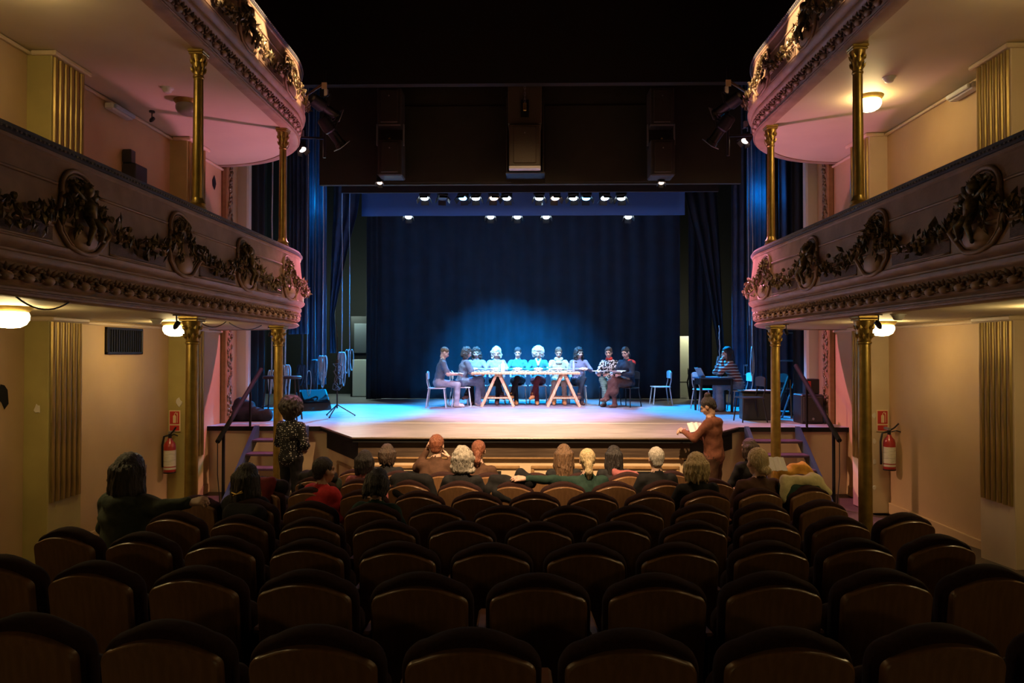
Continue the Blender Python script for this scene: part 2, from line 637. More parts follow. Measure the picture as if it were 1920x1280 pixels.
def balcony(s, Z0, label, upper):
    root = thing('balcony', label, 'balcony')
    side = 'left' if s < 0 else 'right'

    def S(l, z, d=0.0):
        x, yy, tx, ty = pth(l)
        dd = float(np.interp(z, PZ, PD)) + d
        return Vector((s * (x - ty * dd), yy + tx * dd, Z0 + z))

    def N(l):
        x, yy, tx, ty = pth(l)
        return Vector((s * -ty, tx, 0))

    # slab: soffit and floor
    poly = [(s * PTH[i][0], PTH[i][1]) for i in range(len(PTH))] + [(s * 5.27, -1.5)]
    n = len(poly)
    m = MB()
    m.add([(p[0], p[1], Z0) for p in poly] + [(p[0], p[1], Z0 + .12) for p in poly],
          [tuple(range(n)), tuple(range(n, 2 * n))] + [(i, (i + 1) % n, n + (i + 1) % n, n + i) for i in range(n)])
    m.build('soffit', 'soffit_paint', root)
    # fascia
    m = MB()
    k = len(PROF)
    vs, fs = [], []
    for i in range(len(PTH)):
        x, yy, tx, ty = pth(ARC[i])
        for (d, z) in PROF:
            vs.append((s * (x - ty * d), yy + tx * d, Z0 + z))
    for i in range(len(PTH) - 1):
        for j in range(k):
            j2 = (j + 1) % k
            fs.append((i * k + j, (i + 1) * k + j, (i + 1) * k + j2, i * k + j2))
    m.add(vs, fs)
    fa = m.build('fascia', 'fascia_paint', root, smooth=True)
    # rail
    m = MB()
    rp = [(.075, 1.025), (.09, 1.05), (.075, 1.085), (.03, 1.105), (-.05, 1.105), (-.11, 1.085), (-.12, 1.04), (-.11, 1.025)]
    k = len(rp)
    vs, fs = [], []
    for i in range(len(PTH)):
        x, yy, tx, ty = pth(ARC[i])
        for (d, z) in rp:
            vs.append((s * (x - ty * d), yy + tx * d, Z0 + z))
    for i in range(len(PTH) - 1):
        for j in range(k):
            j2 = (j + 1) % k
            fs.append((i * k + j, (i + 1) * k + j, (i + 1) * k + j2, i * k + j2))
    m.add(vs, fs)
    rail = m.build('armrest_rail', 'velvet_blue', root, smooth=True)
    rail['label'] = 'dark blue velvet rail with a row of studs'
    m = MB()
    l = 4.2
    while l < LEN - .1:
        x, yy, tx, ty = pth(l)
        m.ell((s * (x - ty * .092), yy + tx * .092, Z0 + 1.045), (.009, .009, .009), 6, 4)
        l += .045
    o = m.build('stud_row', 'stud', rail)
    o['kind'] = 'stuff'
    # cartouches
    lc0 = 1.5 + 5.2 - 1.55
    cs = [lc0 + 1.55 * i for i in range(5)]
    if not upper:
        cs = cs
    for ci, lc in enumerate(cs):
        out = []
        for i in range(13):
            a = PI * i / 12
            out.append((-.21 * math.cos(a), .74 + .20 * math.sin(a)))
        out += [(.24, .66), (.285, .58), (.31, .52), (.27, .46)]
        for i in range(1, 10):
            a = PI * i / 10
            out.append((.21 * math.cos(a), .42 - .085 * math.sin(a)))
        out += [(-.27, .46), (-.31, .52), (-.285, .58), (-.24, .66), (-.21, .74)]
        m = MB().tube([S(lc + p[0], p[1], .012) for p in out], .018, 6)
        m.tube([S(lc + p[0] * .84, .62 + (p[1] - .62) * .9, .008) for p in out], .009, 5)
        fr = m.build('cartouche_frame', 'fascia_paint', root, smooth='all')
        nn = N(lc)
        rot = Matrix.Rotation(math.atan2(-nn.x, nn.y), 3, 'Z')
        m = MB().ell(S(lc, .45, .0), (.17, .06, .10), 14, 8, mtx=rot)
        m.build('shell_boss', 'egg_paint', root, smooth='all')
        # moulding line and sunk panel to the next cartouche
        if ci < len(cs) - 1:
            ln = cs[ci + 1]
            pts = [S(lc + .24 + (ln - lc - .48) * i / 10, .80, .006) for i in range(11)]
            MB().tube(pts, .012, 6).build('moulding', 'fascia_paint', root, smooth='all')
            m = MB()
            L = [lc + .34 + (ln - lc - .68) * i / 10 for i in range(11)]
            vs, fs = [], []
            for l in L:
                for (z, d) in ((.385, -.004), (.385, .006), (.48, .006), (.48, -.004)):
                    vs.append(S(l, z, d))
            for i in range(10):
                for j in range(4):
                    j2 = (j + 1) % 4
                    fs.append((i * 4 + j, (i + 1) * 4 + j, (i + 1) * 4 + j2, i * 4 + j2))
            m.add(vs, fs)
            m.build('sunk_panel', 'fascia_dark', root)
            for zz in (.378, .488):
                MB().tube([S(l, zz, .006) for l in L], .009, 5).build('panel_bead', 'fascia_paint', root, smooth='all')
    # garlands
    rr = random.Random(11 if s < 0 else 12)
    ends = cs + [cs[-1] + 1.3]
    for ci in range(len(ends) - 1):
        la, lb = ends[ci], ends[ci + 1]
        m = MB()
        for i in range(150):
            t = rr.random()
            sag = 4 * t * (1 - t)
            z = .80 - .30 * sag + (-.1 if ci == len(ends) - 2 and t > .5 else 0) * (t - .5)
            wdt = .035 + .055 * sag
            c = S(la + (lb - la) * t + rr.gauss(0, .02), max(.42, z + rr.gauss(0, wdt * .6)), .035 + rr.uniform(-.01, .045))
            if i % 7 == 0:
                m.ell(c, (.026, .026, .026), 6, 4)
            else:
                leafy(m, c, rr.uniform(.06, .11), rr.uniform(.03, .05), .014, rr, dirv=(0, 0, -1) if rr.random() < .5 else None)
        o = m.build('garland', 'old_gilt', root)
        o['kind'] = 'stuff'
        # drops
        m = MB()
        for sg in (-1, 1):
            for i in range(40):
                t = rr.random()
                c = S(la + sg * (.05 + .09 * t) + rr.gauss(0, .015), .84 - .38 * t + rr.gauss(0, .015), .03 + rr.uniform(-.005, .03))
                leafy(m, c, rr.uniform(.05, .08), .03, .012, rr, dirv=(0, 0, -1))
        for i in range(26):
            a = rr.uniform(0, PI)
            c = S(la + .14 * math.cos(a), .80 + .07 * math.sin(a), .04)
            leafy(m, c, .07, .04, .014, rr)
        o = m.build('leaf_drop', 'old_gilt', root)
        o['kind'] = 'stuff'
        if ci in (1, 3):
            m = MB()
            q = lambda a, b, c: S(la + a, b, c)
            m.ell(q(0, .80, .07), (.05, .05, .055), 10, 7)
            m.tube([q(0, .75, .05), q(.01, .68, .07), q(.02, .60, .06)], [.035, .052, .045], 8)
            m.tube([q(.03, .72, .06), q(.10, .77, .07), q(.15, .83, .06)], [.024, .02, .014], 6)
            m.tube([q(-.03, .72, .06), q(-.10, .75, .07), q(-.16, .81, .06)], [.024, .02, .014], 6)
            m.tube([q(.0, .60, .06), q(-.04, .52, .09), q(-.01, .43, .06), q(-.04, .40, .07)], [.032, .028, .018, .014], 6)
            m.tube([q(.04, .60, .06), q(.10, .53, .08), q(.15, .46, .05), q(.18, .45, .06)], [.032, .026, .018, .014], 6)
            m.build('cherub_relief', 'old_gilt', root, smooth='all')
    # egg and leaf frieze
    global motif_mesh
    l = 4.4
    while l < LEN - .15:
        if motif_mesh is None:
            o = make_motif().build('frieze_ornament', ['egg_paint', 'frieze_paint'], root, smooth='all')
            motif_mesh = o.data
        else:
            o = bpy.data.objects.new('frieze_ornament', motif_mesh)
            C.objects.link(o)
            o.parent = root
        o.location = S(l, .145, 0.0)
        nn = N(l)
        o.rotation_euler = (R(-14), 0, math.atan2(-nn.x, nn.y))
        l += .205
    # gilt line along the lip
    MB().tube([S(l, .02, .006) for l in np.arange(3.5, LEN - .02, .12)], .010, 6).build('lip_bead', 'frieze_paint', root, smooth='all')
    return root


balcony(-1, Z1, 'carved lower balcony with gilded garlands along the left wall', False)
balcony(1, Z1, 'carved lower balcony with gilded garlands along the right wall', False)
balcony(-1, Z2, 'carved upper balcony with spotlit garlands, upper left of the hall', True)
balcony(1, Z2, 'carved upper balcony with spotlit garlands, upper right of the hall', True)


# ------------------------------------------------------------------ columns
def column(label, x, y, z0, z1, r, rim):
    t = thing('column', label, 'column', (x, y, z0), 0, 'gilded iron columns')
    h = z1 - z0
    MB().lathe([(r * 1.7, 0), (r * 1.7, .05), (r * 1.45, .06), (r * 1.6, .09), (r * 1.2, .12), (r * 1.05, .15)], 20).build('base', 'gold', t, smooth=True)
    MB().lathe([(r * 1.05, .15), (r, h * .5), (r * .92, h - .30), (r * 1.08, h - .29), (r * 1.08, h - .275), (r * .92, h - .265)], 20).build('shaft', 'gold', t, smooth=True)
    cp = MB().lathe([(r * .95, h - .265), (r * 1.15, h - .2), (r * 1.25, h - .14), (r * 1.5, h - .075), (r * 1.52, h - .06)], 20).build('capital', 'gold', t, smooth=True)
    m = MB()
    for k in range(12):
        a = 2 * PI * k / 12
        for (zz, rr_, l) in ((h - .215, 1.1, .08), (h - .13, 1.25, .07)):
            c = Vector((math.cos(a + (zz > h - .2) * .26) * r * rr_, math.sin(a + (zz > h - .2) * .26) * r * rr_, zz))
            d = Vector((c.x, c.y, 0)).normalized() * .35 + Vector((0, 0, 1))
            d.normalize()
            w = Vector((-c.y, c.x, 0)).normalized()
            o = d.cross(w)
            m.add([c - d * l * .5, c + w * r * .28, c - w * r * .28, c + d * l * .5 + Vector((c.x, c.y, 0)).normalized() * .012, c - o * .018, c + o * .01],
                  [(0, 4, 1), (0, 2, 4), (3, 1, 4), (3, 4, 2), (0, 1, 5), (0, 5, 2), (3, 5, 1), (3, 2, 5)])
    m.build('acanthus_leaves', 'gold', cp)
    MB().bbox((-r * 1.5, -r * 1.5, h - .06), (r * 1.5, r * 1.5, h - .035), .008).bbox((-r * 1.62, -r * 1.62, h - .035), (r * 1.62, r * 1.62, h), .008).build('abacus', 'gold', t)
    return t


for s, side in ((-1, 'left'), (1, 'right')):
    for (yy, pos) in ((7.5, 'nearer'), (10.15, 'farther')):
        column('gilded iron column from floor to lower balcony on the %s, the %s one' % (side, pos), s * 3.50, yy, floor_h(s * 3.5, yy), Z1, .066, None)
        column('slim gilded column between the two %s balconies, the %s one' % (side, pos), s * 3.45, yy, Z1 + 1.09, Z2, .052, None)

# ------------------------------------------------------------------ stage
ol = [(-7.6, 11.8), (-3.35, 11.8), (-2.48, 10.32), (2.40, 10.32), (3.45, 11.8), (7.6, 11.8), (7.6, 21), (-7.6, 21)]
n = len(ol)
mb = MB()
mb.add([(p[0], p[1], ST) for p in ol] + [(p[0], p[1], ST - .075) for p in ol],
       [tuple(range(n))] + [tuple(range(n, 2 * n))[::-1]] + [(i, n + i, n + (i + 1) % n, (i + 1) % n) for i in range(n)])
for i in range(2, 2 + n):
    mb.mi[i] = 1
stage = struct('floor_stage', mb, ['stage_wood', 'black_paint'], 'worn dark wooden stage floor with a projecting apron')
mb = MB()
lip = [(-3.35, 11.78), (-2.48, 10.30), (2.40, 10.30), (3.45, 11.78)]
mb.tube([(p[0], p[1], ST - .012) for p in lip], .016, 6)
mb.build('metal_nosing', 'stage_edge', stage)


def vwall(a, b, z0, z1, th, m, name, parent=None):
    """vertical board from plan point a to b, thickness behind it"""
    a, b = Vector((*a, 0)), Vector((*b, 0))
    d = (b - a).normalized()
    nrm = Vector((-d.y, d.x, 0)) * th
    vs = [a, b, b + nrm, a + nrm]
    mb = MB().add([(p.x, p.y, z0) for p in vs] + [(p.x, p.y, z1) for p in vs],
                  [(0, 3, 2, 1), (4, 5, 6, 7), (0, 1, 5, 4), (1, 2, 6, 5), (2, 3, 7, 6), (3, 0, 4, 7)])
    return mb.build(name, m, parent)


tag(vwall((-2.42, 10.40), (2.36, 10.40), .80, ST - .075, .1, 'stage_edge', 'trim_21'), 'dark varnished board under the stage lip', kind='structure')
tag(vwall((-3.28, 11.86), (-2.42, 10.40), .74, ST - .075, .1, 'black_paint', 'trim_22'), 'black slanted board under the stage lip on the left', kind='structure')
tag(vwall((2.36, 10.40), (3.38, 11.86), .74, ST - .075, .1, 'black_paint', 'trim_23'), 'black slanted board under the stage lip on the right', kind='structure')
wf = tag(vwall((-2.40, 10.45), (2.34, 10.45), 0, .80, .1, 'cream_wall', 'wall_stage_front'), 'cream panelled front of the stage', kind='structure')
wl = tag(vwall((-3.26, 11.9), (-2.40, 10.45), 0, .76, .1, 'cream_wall', 'wall_stage_corner_left'), 'slanted cream corner of the stage front on the left', kind='structure')
wr = tag(vwall((2.34, 10.45), (3.36, 11.9), 0, .76, .1, 'cream_wall', 'wall_stage_corner_right'), 'slanted cream corner of the stage front on the right', kind='structure')
tag(vwall((-5.25, 11.9), (-3.22, 11.9), 0, ST - .07, .1, 'cream_wall', 'wall_stage_side_left'), 'tan stage front behind the left steps', kind='structure')
tag(vwall((3.32, 11.9), (5.25, 11.9), 0, ST - .07, .1, 'cream_wall', 'wall_stage_side_right'), 'tan stage front behind the right steps', kind='structure')
MB().bbox((-2.42, 10.39, .775), (2.36, 10.46, .805), .008).build('ledge', 'brown_frame', wf)


def panel_frame(parent, x0, x1, z0, z1, yy, m='brown_frame', mtx=None):
    w = .05
    for (a, b, c, d) in ((x0, z0, x1, z0 + w), (x0, z1 - w, x1, z1), (x0, z0 + w, x0 + w, z1 - w), (x1 - w, z0 + w, x1, z1 - w)):
        MB().bbox((a, yy - .03, b), (c, yy + .01, d), .012, mtx=mtx).build('panel_moulding', m, parent)


for (x0, x1) in ((-2.27, -.08), (.08, 2.22)):
    panel_frame(wf, x0, x1, .08, .68, 10.45)
    for gx in ((x0 + .62), (x1 - .55)):
        gr = MB().box((gx - .28, 10.435, .14), (gx + .28, 10.452, .60)).build('vent_grille', 'black_paint', wf)
        for k in range(9):
            zz = .165 + k * .047
            MB().box((gx - .26, 10.42, zz), (gx + .26, 10.437, zz + .02)).build('slat', 'black_metal', gr)
# slanted panel on the left
d = (Vector((-2.40, 10.45, 0)) - Vector((-3.26, 11.9, 0)))
mt = Matrix.Translation((-3.26, 11.9, 0)) @ Matrix.Rotation(math.atan2(d.y, d.x), 4, 'Z')
panel_frame(wl, .55, 1.45, .1, .60, 0.0, mtx=mt)
d = (Vector((3.36, 11.9, 0)) - Vector((2.34, 10.45, 0)))
mt = Matrix.Translation((2.34, 10.45, 0)) @ Matrix.Rotation(math.atan2(d.y, d.x), 4, 'Z')
panel_frame(wr, .3, 1.2, .1, .60, 0.0, mtx=mt)

# tape lines on the stage
pa, pb = at(632, 793, 12.4), at(1312, 794, 12.4)
tag(MB().box((pa.x, 12.38, ST), (pb.x, 12.41, ST + .003)).build('floor_tape', 'tape_white'), 'long white tape line across the front of the stage', 'tape')
p = at(1203, 762, 16.2)
o = tag(MB().box((-.17, -.02, 0), (.17, .02, .003)).build('floor_tape', 'tape_white'), 'short white tape mark on the stage right of the readers', 'tape')
o.location = (p.x, 15.9, ST)
o.rotation_euler = (0, 0, R(-52))

# stage house shell
struct('wall_stage_back', MB().box((-7.6, 21, 0), (7.6, 21.1, 9.3)), 'black_wall', 'black back wall of the stage')
for s, side in ((-1, 'left'), (1, 'right')):
    xa, xb = sorted((s * 7.6, s * 7.7))
    struct('wall_wing_' + side, MB().box((xa, 13.1, 0), (xb, 21, 9.3)), 'black_wall', 'black wing wall on the %s of the stage' % side)
    xa, xb = sorted((s * 5.25, s * 7.7))
    struct('wall_proscenium_' + side, MB().box((xa, 13.1, 0), (xb, 13.2, 9.3)), 'black_wall', 'black proscenium return on the %s' % side)
struct('ceiling_stage', MB().box((-7.6, 13, 9.0), (7.6, 21, 9.1)), 'black_wall', 'black void above the stage')

# header: two layers
h1 = struct('trim_30', MB().box((-6.4, 12.15, 6.88), (6.4, 12.3, 9.2)), 'black_wall', 'upper black pelmet over the proscenium')
zb = at(985, 345, 12.9).z
h2 = struct('trim_31', MB().box((-3.72, 12.9, zb), (3.86, 13.0, 9.0)), 'header_cloth', 'dark brown header above the stage opening')
for (xa, xb) in ((-2.2, -.55), (.75, 2.1)):
    MB().bbox((xa - .4, 12.885, zb + .03), (xb + .3, 12.905, 6.75), .004).build('header_panel', 'header_cloth', h2)
zb2 = at(985, 360, 14.0).z
struct('trim_32', MB().box((-3.6, 14.0, zb2), (3.75, 14.06, 7.5)), 'curtain_black', 'black teaser border under the header')


# ------------------------------------------------------------------ curtains
def curtain(name, label, a, b, z0, z1, m, pleat=.16, amp=.05, pinch=None, seed=0, cat='curtain', group=None):
    """pleated cloth hung from plan point a to b; pinch=(x,y,z,w) gathers it at that height"""
    rr = random.Random(seed)
    a, b = Vector((*a, 0)), Vector((*b, 0))
    L = (b - a).length
    d = (b - a).normalized()
    nrm = Vector((-d.y, d.x, 0))
    nu = max(8, int(L / pleat * 8))
    nv = 14
    ph = [rr.uniform(0, 6.28) for _ in range(6)]
    vs, fs = [], []
    for side in (0, 1):
        for j in range(nv + 1):
            z = z0 + (z1 - z0) * j / nv
            for i in range(nu + 1):
                t = i / nu * L
                w = amp * (math.sin(2 * PI * t / pleat + .8 * math.sin(t * 2.1 + ph[0]) + .25 * math.sin(z * 1.3 + ph[1]))
                           + .35 * math.sin(2 * PI * t / pleat * .43 + ph[2]))
                w *= 1 - .25 * j / nv
                p = a + d * t
                if pinch:
                    k = max(0, 1 - abs(z - pinch[2]) / pinch[3]) ** .8 if z > pinch[2] else 1 - .25 * (pinch[2] - z) / pinch[3]
                    k = max(0, min(1, k)) * .8
                    q = Vector((pinch[0], pinch[1], 0))
                    p = p * (1 - k) + q * k
                p = p + nrm * (w + side * .012)
                vs.append((p.x, p.y, z))
    W = nu + 1
    H = (nv + 1) * W
    for side in (0, 1):
        for j in range(nv):
            for i in range(nu):
                q = side * H + j * W + i
                f = (q, q + 1, q + W + 1, q + W)
                fs.append(f if side == 0 else f[::-1])
    for i in range(nu):
        fs.append((i, H + i, H + i + 1, i + 1))
    for j in range(nv):
        for i in (0, nu):
            q = j * W + i
            fs.append((q, q + W, H + q + W, H + q))
    o = MB().add(vs, fs).build(name, m, smooth='all')
    return tag(o, label, cat, group)


pl, pr = at(692, 700, 18.7).x, at(1276, 700, 18.7).x
curtain('backdrop_curtain', 'wide navy pleated backdrop curtain behind the readers', (pl, 18.7), (pr, 18.7), ST + .02, 8.98, 'curtain_navy', .42, .05, seed=2)
zbb = at(985, 404, 16.9).z
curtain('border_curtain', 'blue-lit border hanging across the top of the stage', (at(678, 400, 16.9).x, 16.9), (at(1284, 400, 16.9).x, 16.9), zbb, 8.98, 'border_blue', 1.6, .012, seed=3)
# left legs
curtain('leg_curtain', 'black curtain hanging right beside the left proscenium edge', (-5.15, 13.4), (at(500, 600, 13.8).x, 13.8), ST + .02, 8.98, 'curtain_black', .2, .05, seed=4)
curtain('leg_curtain', 'blue-lit pleated curtain behind the farther left column', (at(543, 400, 15.2).x, 15.2), (at(582, 400, 15.2).x, 15.1), ST + 1.6, 8.98, 'curtain_blue_lit', .1, .03, seed=5)
curtain('leg_curtain', 'dark pleated curtain left of the hanging ropes', (at(578, 400, 15.9).x, 15.9), (at(612, 400, 15.9).x, 15.9), ST + .5, 8.98, 'curtain_blue_lit', .12, .03, seed=6)
curtain('leg_curtain', 'black gathered curtain at the left end of the backdrop', (at(625, 400, 17.2).x, 17.2), (at(676, 400, 17.2).x, 17.2), ST + 1.2, 8.98, 'curtain_blue_lit', .24, .05,
        pinch=(at(616, 560, 17.2).x, 17.2, 3.2, 2.6), seed=7)
curtain('leg_curtain', 'narrow black curtain edge beside the pale left door', (at(688, 600, 18.3).x, 18.3), (at(712, 600, 18.3).x, 18.5), ST + .02, 8.98, 'curtain_black', .14, .04, seed=8)
# right legs
curtain('leg_curtain', 'black curtain hanging right beside the right proscenium edge', (at(1490, 600, 13.5).x, 13.6), (at(1524, 600, 13.5).x, 13.4), ST + .02, 8.98, 'curtain_black', .17, .04, seed=9)
curtain('leg_curtain', 'blue-lit pleated curtain behind the farther right column', (at(1400, 400, 15.2).x, 15.2), (at(1436, 400, 15.2).x, 15.2), ST + .3, 8.98, 'curtain_blue_lit', .1, .03, seed=10)
curtain('leg_curtain', 'tall blue-lit drape left of the hanging lines', (at(1372, 400, 15.9).x, 15.9), (at(1398, 400, 15.9).x, 15.9), ST + .02, 8.98, 'curtain_blue_lit', .14, .03, seed=11)
curtain('leg_curtain', 'black gathered curtain sweeping down at the right of the backdrop', (at(1282, 400, 17.2).x, 17.2), (at(1345, 400, 17.2).x, 17.2), ST + .1, 8.98, 'curtain_black', .24, .05,
        pinch=(at(1362, 640, 17.2).x, 17.2, 2.4, 3.6), seed=12)
curtain('leg_curtain', 'black curtain to the right of the pale doorway', (at(1292, 700, 18.4).x, 18.4), (at(1335, 700, 18.4).x, 18.4), ST + .02, 8.98, 'curtain_black', .2, .04, seed=13)
curtain('leg_curtain', 'blue-lit cloth behind the light ladder on the right', (at(1462, 680, 14.9).x, 14.9), (at(1500, 680, 14.9).x, 14.9), ST + .02, 8.98, 'curtain_blue_lit', .22, .04, seed=14)
# doors beyond the curtains
a, b = at(657, 748, 19.6).x, at(694, 748, 19.6).x
d1 = struct('door_1', MB().bbox((a, 19.6, ST), (b + .1, 19.66, ST + 2.2), .01), 'black_paint', 'door with a pale lower panel beyond the left end of the backdrop')
MB().bbox((a + .06, 19.57, ST + .02), (b + .08, 19.605, ST + 1.02), .01).build('door_panel', 'door_pale', d1)
MB().bbox((a + .1, 19.575, ST + 1.2), (b + .04, 19.605, ST + 2.0), .01).build('door_glass', 'lens_off', d1)
a, b = at(1262, 740, 19.9).x, at(1312, 740, 19.9).x
d2 = struct('lit_doorway', MB().bbox((a, 19.9, ST), (b, 19.96, ST + 1.66), .01), 'door_pale', 'pale panel for the lit doorway in the gap right of the backdrop')  # pale colour stands for a lit opening, cut off where darkness begins
MB().ell((a + .5, 19.88, ST + 1.05), (.03, .03, .03), 8, 6).build('door_handle', 'steel', d2)
# ------------------------------------------------------------------ theatre seats
TILT = Matrix.Translation((0, 0, .30)) @ Matrix.Rotation(R(7), 4, 'X') @ Matrix.Translation((0, 0, -.30))
ORD = ['first', 'second', 'third', 'fourth', 'fifth', 'sixth', 'seventh', 'eighth', 'ninth', 'tenth', 'eleventh', 'twelfth', 'thirteenth', 'fourteenth']
ROWN = ['nearest row', 'second nearest row', 'third nearest row', 'fourth nearest row', 'fifth nearest row', 'sixth nearest row',
        'row second from the stage', 'row closest to the stage']


def make_seat():
    t = thing('theatre_seat', 'x', 'seat', (0, 0, 0), 0, 'theatre seats')
    MB().slab(arch(.495, .36, .925, .05, .10, 8), 0.0, .095, ((0, .90), (.12, .965), (.35, 1), (.65, 1), (.88, .965), (1, .9)), bow=.35, mtx=TILT).build('backrest_pad', 'seat_fabric', t, smooth='all')
    MB().slab(arch(.455, .26, .885, .045, .055, 8), -.03, .01, ((0, .955), (.12, .985), (.3, 1), (1, 1)), bow=.35, mtx=TILT).build('wooden_back', 'seat_wood', t, smooth=True)
    MB().slab(arch(.46, .30, .70, .02, .05, 6), .13, .23, ((0, .94), (.2, 1), (.8, 1), (1, .94)), mtx=TILT).build('folded_seat', 'seat_fabric', t, smooth='all')
    a = MB().bbox((-.303, .04, .585), (-.25, .40, .62), .012).build('armrest', 'arm_wood', t)
    MB().bbox((-.29, .10, .0), (-.264, .34, .585), .01).build('stanchion', 'black_metal', t)
    return t


proto = make_seat()
SEATS = {}
PHASE = [-.19, .06, -.20, .10, -.1875, .09, -.15, .12]
LIMR = [3.3, 3.1, 3.05, 2.9, 3.1, 2.9, 3.2, 2.0]
LIML = [-3.4, -3.2, -3.1, -3.1, -3.0, -3.1, -2.8, -2.3]
first = True
PITCH = .553
SKIP = {(3, -6)}
for k in range(8):
    Rk = YC - ZK[k]
    row = []
    for n in range(-8, 9):
        X = PHASE[k] + n * PITCH
        if not (LIML[k] < X < LIMR[k]):
            continue
        a = X / Rk
        x, y = Rk * math.sin(a), YC - Rk * math.cos(a)
        u = 985 + FPX * x / y
        if u < -110 or u > 2030:
            continue
        row.append((n, x, y, a))
    row.sort(key=lambda q: q[1])
    for i, (n, x, y, a) in enumerate(row):
        if first:
            o = proto
            first = False
        else:
            o = copy_tree(proto)
        o.location = (x, y, floor_h(x, y))
        o.rotation_euler = (0, 0, a)
        o['label'] = 'brown wooden-backed theatre seat, %s from the left in the %s' % (ORD[i], ROWN[k])
        SEATS[(k, n)] = o


def seat_near(k, u):
    best = None
    for (kk, n), o in SEATS.items():
        if kk == k:
            d = abs(985 + FPX * o.location.x / o.location.y - u)
            if best is None or d < best[0]:
                best = (d, o)
    return best[1]


# ------------------------------------------------------------------ stage steps and handrails
for s, side in ((-1, 'left'), (1, 'right')):
    t = thing('stage_steps', 'wooden steps with purple treads and blue-lit black edges up to the %s of the stage' % side, 'stairs', (s * 4.0, 11.8, 0), 0, 'stage steps')
    nstep = 5
    for k in range(nstep):
        z = ST * (k + 1) / (nstep + 1)
        y = -1.42 + 1.36 * (k + .5) / nstep
        MB().bbox((-.38, y - .13, z - .04), (.38, y + .14, z), .008).build('tread', 'purple_tread', t)
    for sx in (-1, 1):
        m = MB()
        x0, x1 = sorted((sx * .38, sx * .44))
        pr = [(-1.52, 0), (-1.26, 0), (.0, ST - .17), (.0, ST + .015), (-.07, ST + .015)]
        m.add([(x0, p[0], p[1]) for p in pr] + [(x1, p[0], p[1]) for p in pr],
              [tuple(range(5)), tuple(range(5, 10))[::-1]] + [(i, (i + 1) % 5, 5 + (i + 1) % 5, 5 + i) for i in range(5)])
        m.build('stringer', 'dark_lit_blue', t)
    # handrail on the wall side
    hr = thing('handrail', 'black handrail beside the %s stage steps' % side, 'handrail', (s * 4.78, 11.8, 0), 0, 'stage step handrails')
    if s < 0:
        pa, pb = at(408, 828, 10.6), at(490, 692, 12.3)
    else:
        pa, pb = at(1574, 826, 10.6), at(1492, 685, 12.3)
    base = Vector((s * 4.78, 11.8, 0))
    MB().tube([pa - base, pb - base], .035, 10).build('rail', 'black_paint', hr, smooth=True)
    pm = pa.lerp(pb, .12)
    MB().tube([Vector((pm.x, pm.y, 0)) - base, pm - base], .025, 8).build('post', 'black_paint', hr, smooth=True)
    pm = pa.lerp(pb, .72)
    MB().tube([Vector((pm.x, pm.y, 0.02 if pm.y < 11.75 else ST)) - base, pm - base], .02, 8).build('post', 'black_paint', hr, smooth=True)
    MB().tube([pa - base, (pa.x + s * .02 - base.x, pa.y - base.y + .05, .5), (pa.x - base.x, pa.y - base.y + .1, .05)], .007, 6).build('hanging_cable', 'black_plastic', hr)


# ------------------------------------------------------------------ house lamps and soffit fittings
def globe_lamp(x, y, z, lit, label):
    t = thing('ceiling_lamp', label, 'lamp', (x, y, z), 0, 'globe lamps under the balconies')
    MB().lathe([(.165, 0), (.165, -.012), (.15, -.03), (.13, -.05)], 24).build('brass_rim', 'gold', t, smooth=True)
    MB().lathe([(.128, -.045), (.14, -.075), (.138, -.11), (.115, -.15), (.07, -.175), (.0, -.182)], 24, cap=False).build('glass_bowl', 'globe' if lit else 'globe_off', t, smooth='all')


for s, side in ((-1, 'left'), (1, 'right')):
    for (y, pos) in ((9.0, 'beside the middle column'), (5.9, 'near the edge of the picture')):
        globe_lamp(s * (4.42 if y == 9.0 else 4.28), y, Z1, True, 'lit globe lamp under the lower %s balcony, %s' % (side, pos))
        lit = not (s < 0 and y == 9.0)
        if y == 5.9:
            globe_lamp(s * 4.28, -1.1, Z1, True, 'unseen globe lamp added behind the camera under the lower %s balcony, lighting seat backs' % side)  # unseen lamp, added to brighten the seat backs from behind
        globe_lamp(s * 4.28, y, Z2, lit, '%s globe lamp under the upper %s balcony, %s' % ('lit' if lit else 'unlit dark', side, pos))


def detector(p, label, base=False):
    t = thing('smoke_detector', label, 'smoke detector', p, 0, 'smoke detectors')
    MB().lathe([(.062, 0), (.062, -.018), (.052, -.03), (.045, -.05), (.03, -.06)], 16).build('head', 'white_plastic', t, smooth=True)
    MB().lathe([(.075, 0), (.075, -.008)], 16).build('mounting_base', 'white_plastic', t)


def on_soffit(u, v, Z):
    d = at(u, v, 1.0) - Vector((0, 0, CAMZ))
    k = (Z - CAMZ) / d.z
    return Vector((0, 0, CAMZ)) + d * k


detector(on_soffit(314, 165, Z2), 'white smoke detector under the upper left balcony')
detector(on_soffit(1667, 145, Z2), 'white smoke detector under the upper right balcony')
detector(on_soffit(294, 598, Z1), 'white smoke detector under the lower left balcony')
detector(on_soffit(1684, 589, Z1), 'white smoke detector under the lower right balcony')


def small_spot(p, label, h=.13):
    t = thing('small_spotlight', label, 'spotlight', p, 0, 'small black soffit spotlights')
    MB().lathe([(.05, 0), (.05, -.03)], 12).build('mount', 'black_metal', t)
    MB().tube([(0, 0, -.03), (0, 0, -h)], .009, 6).build('stem', 'black_metal', t)
    m = Matrix.Translation((0, .0, -h - .03)) @ Matrix.Rotation(R(-50), 4, 'X')
    MB().lathe([(.022, -.07), (.036, -.03), (.036, .06)], 12, mtx=m).build('lamp_head', 'black_metal', t, smooth=True)
    MB().lathe([(.030, .061), (.030, .064)], 12, mtx=m).build('lens', 'lens_off', t)
    t.scale = (.72, .72, .72)


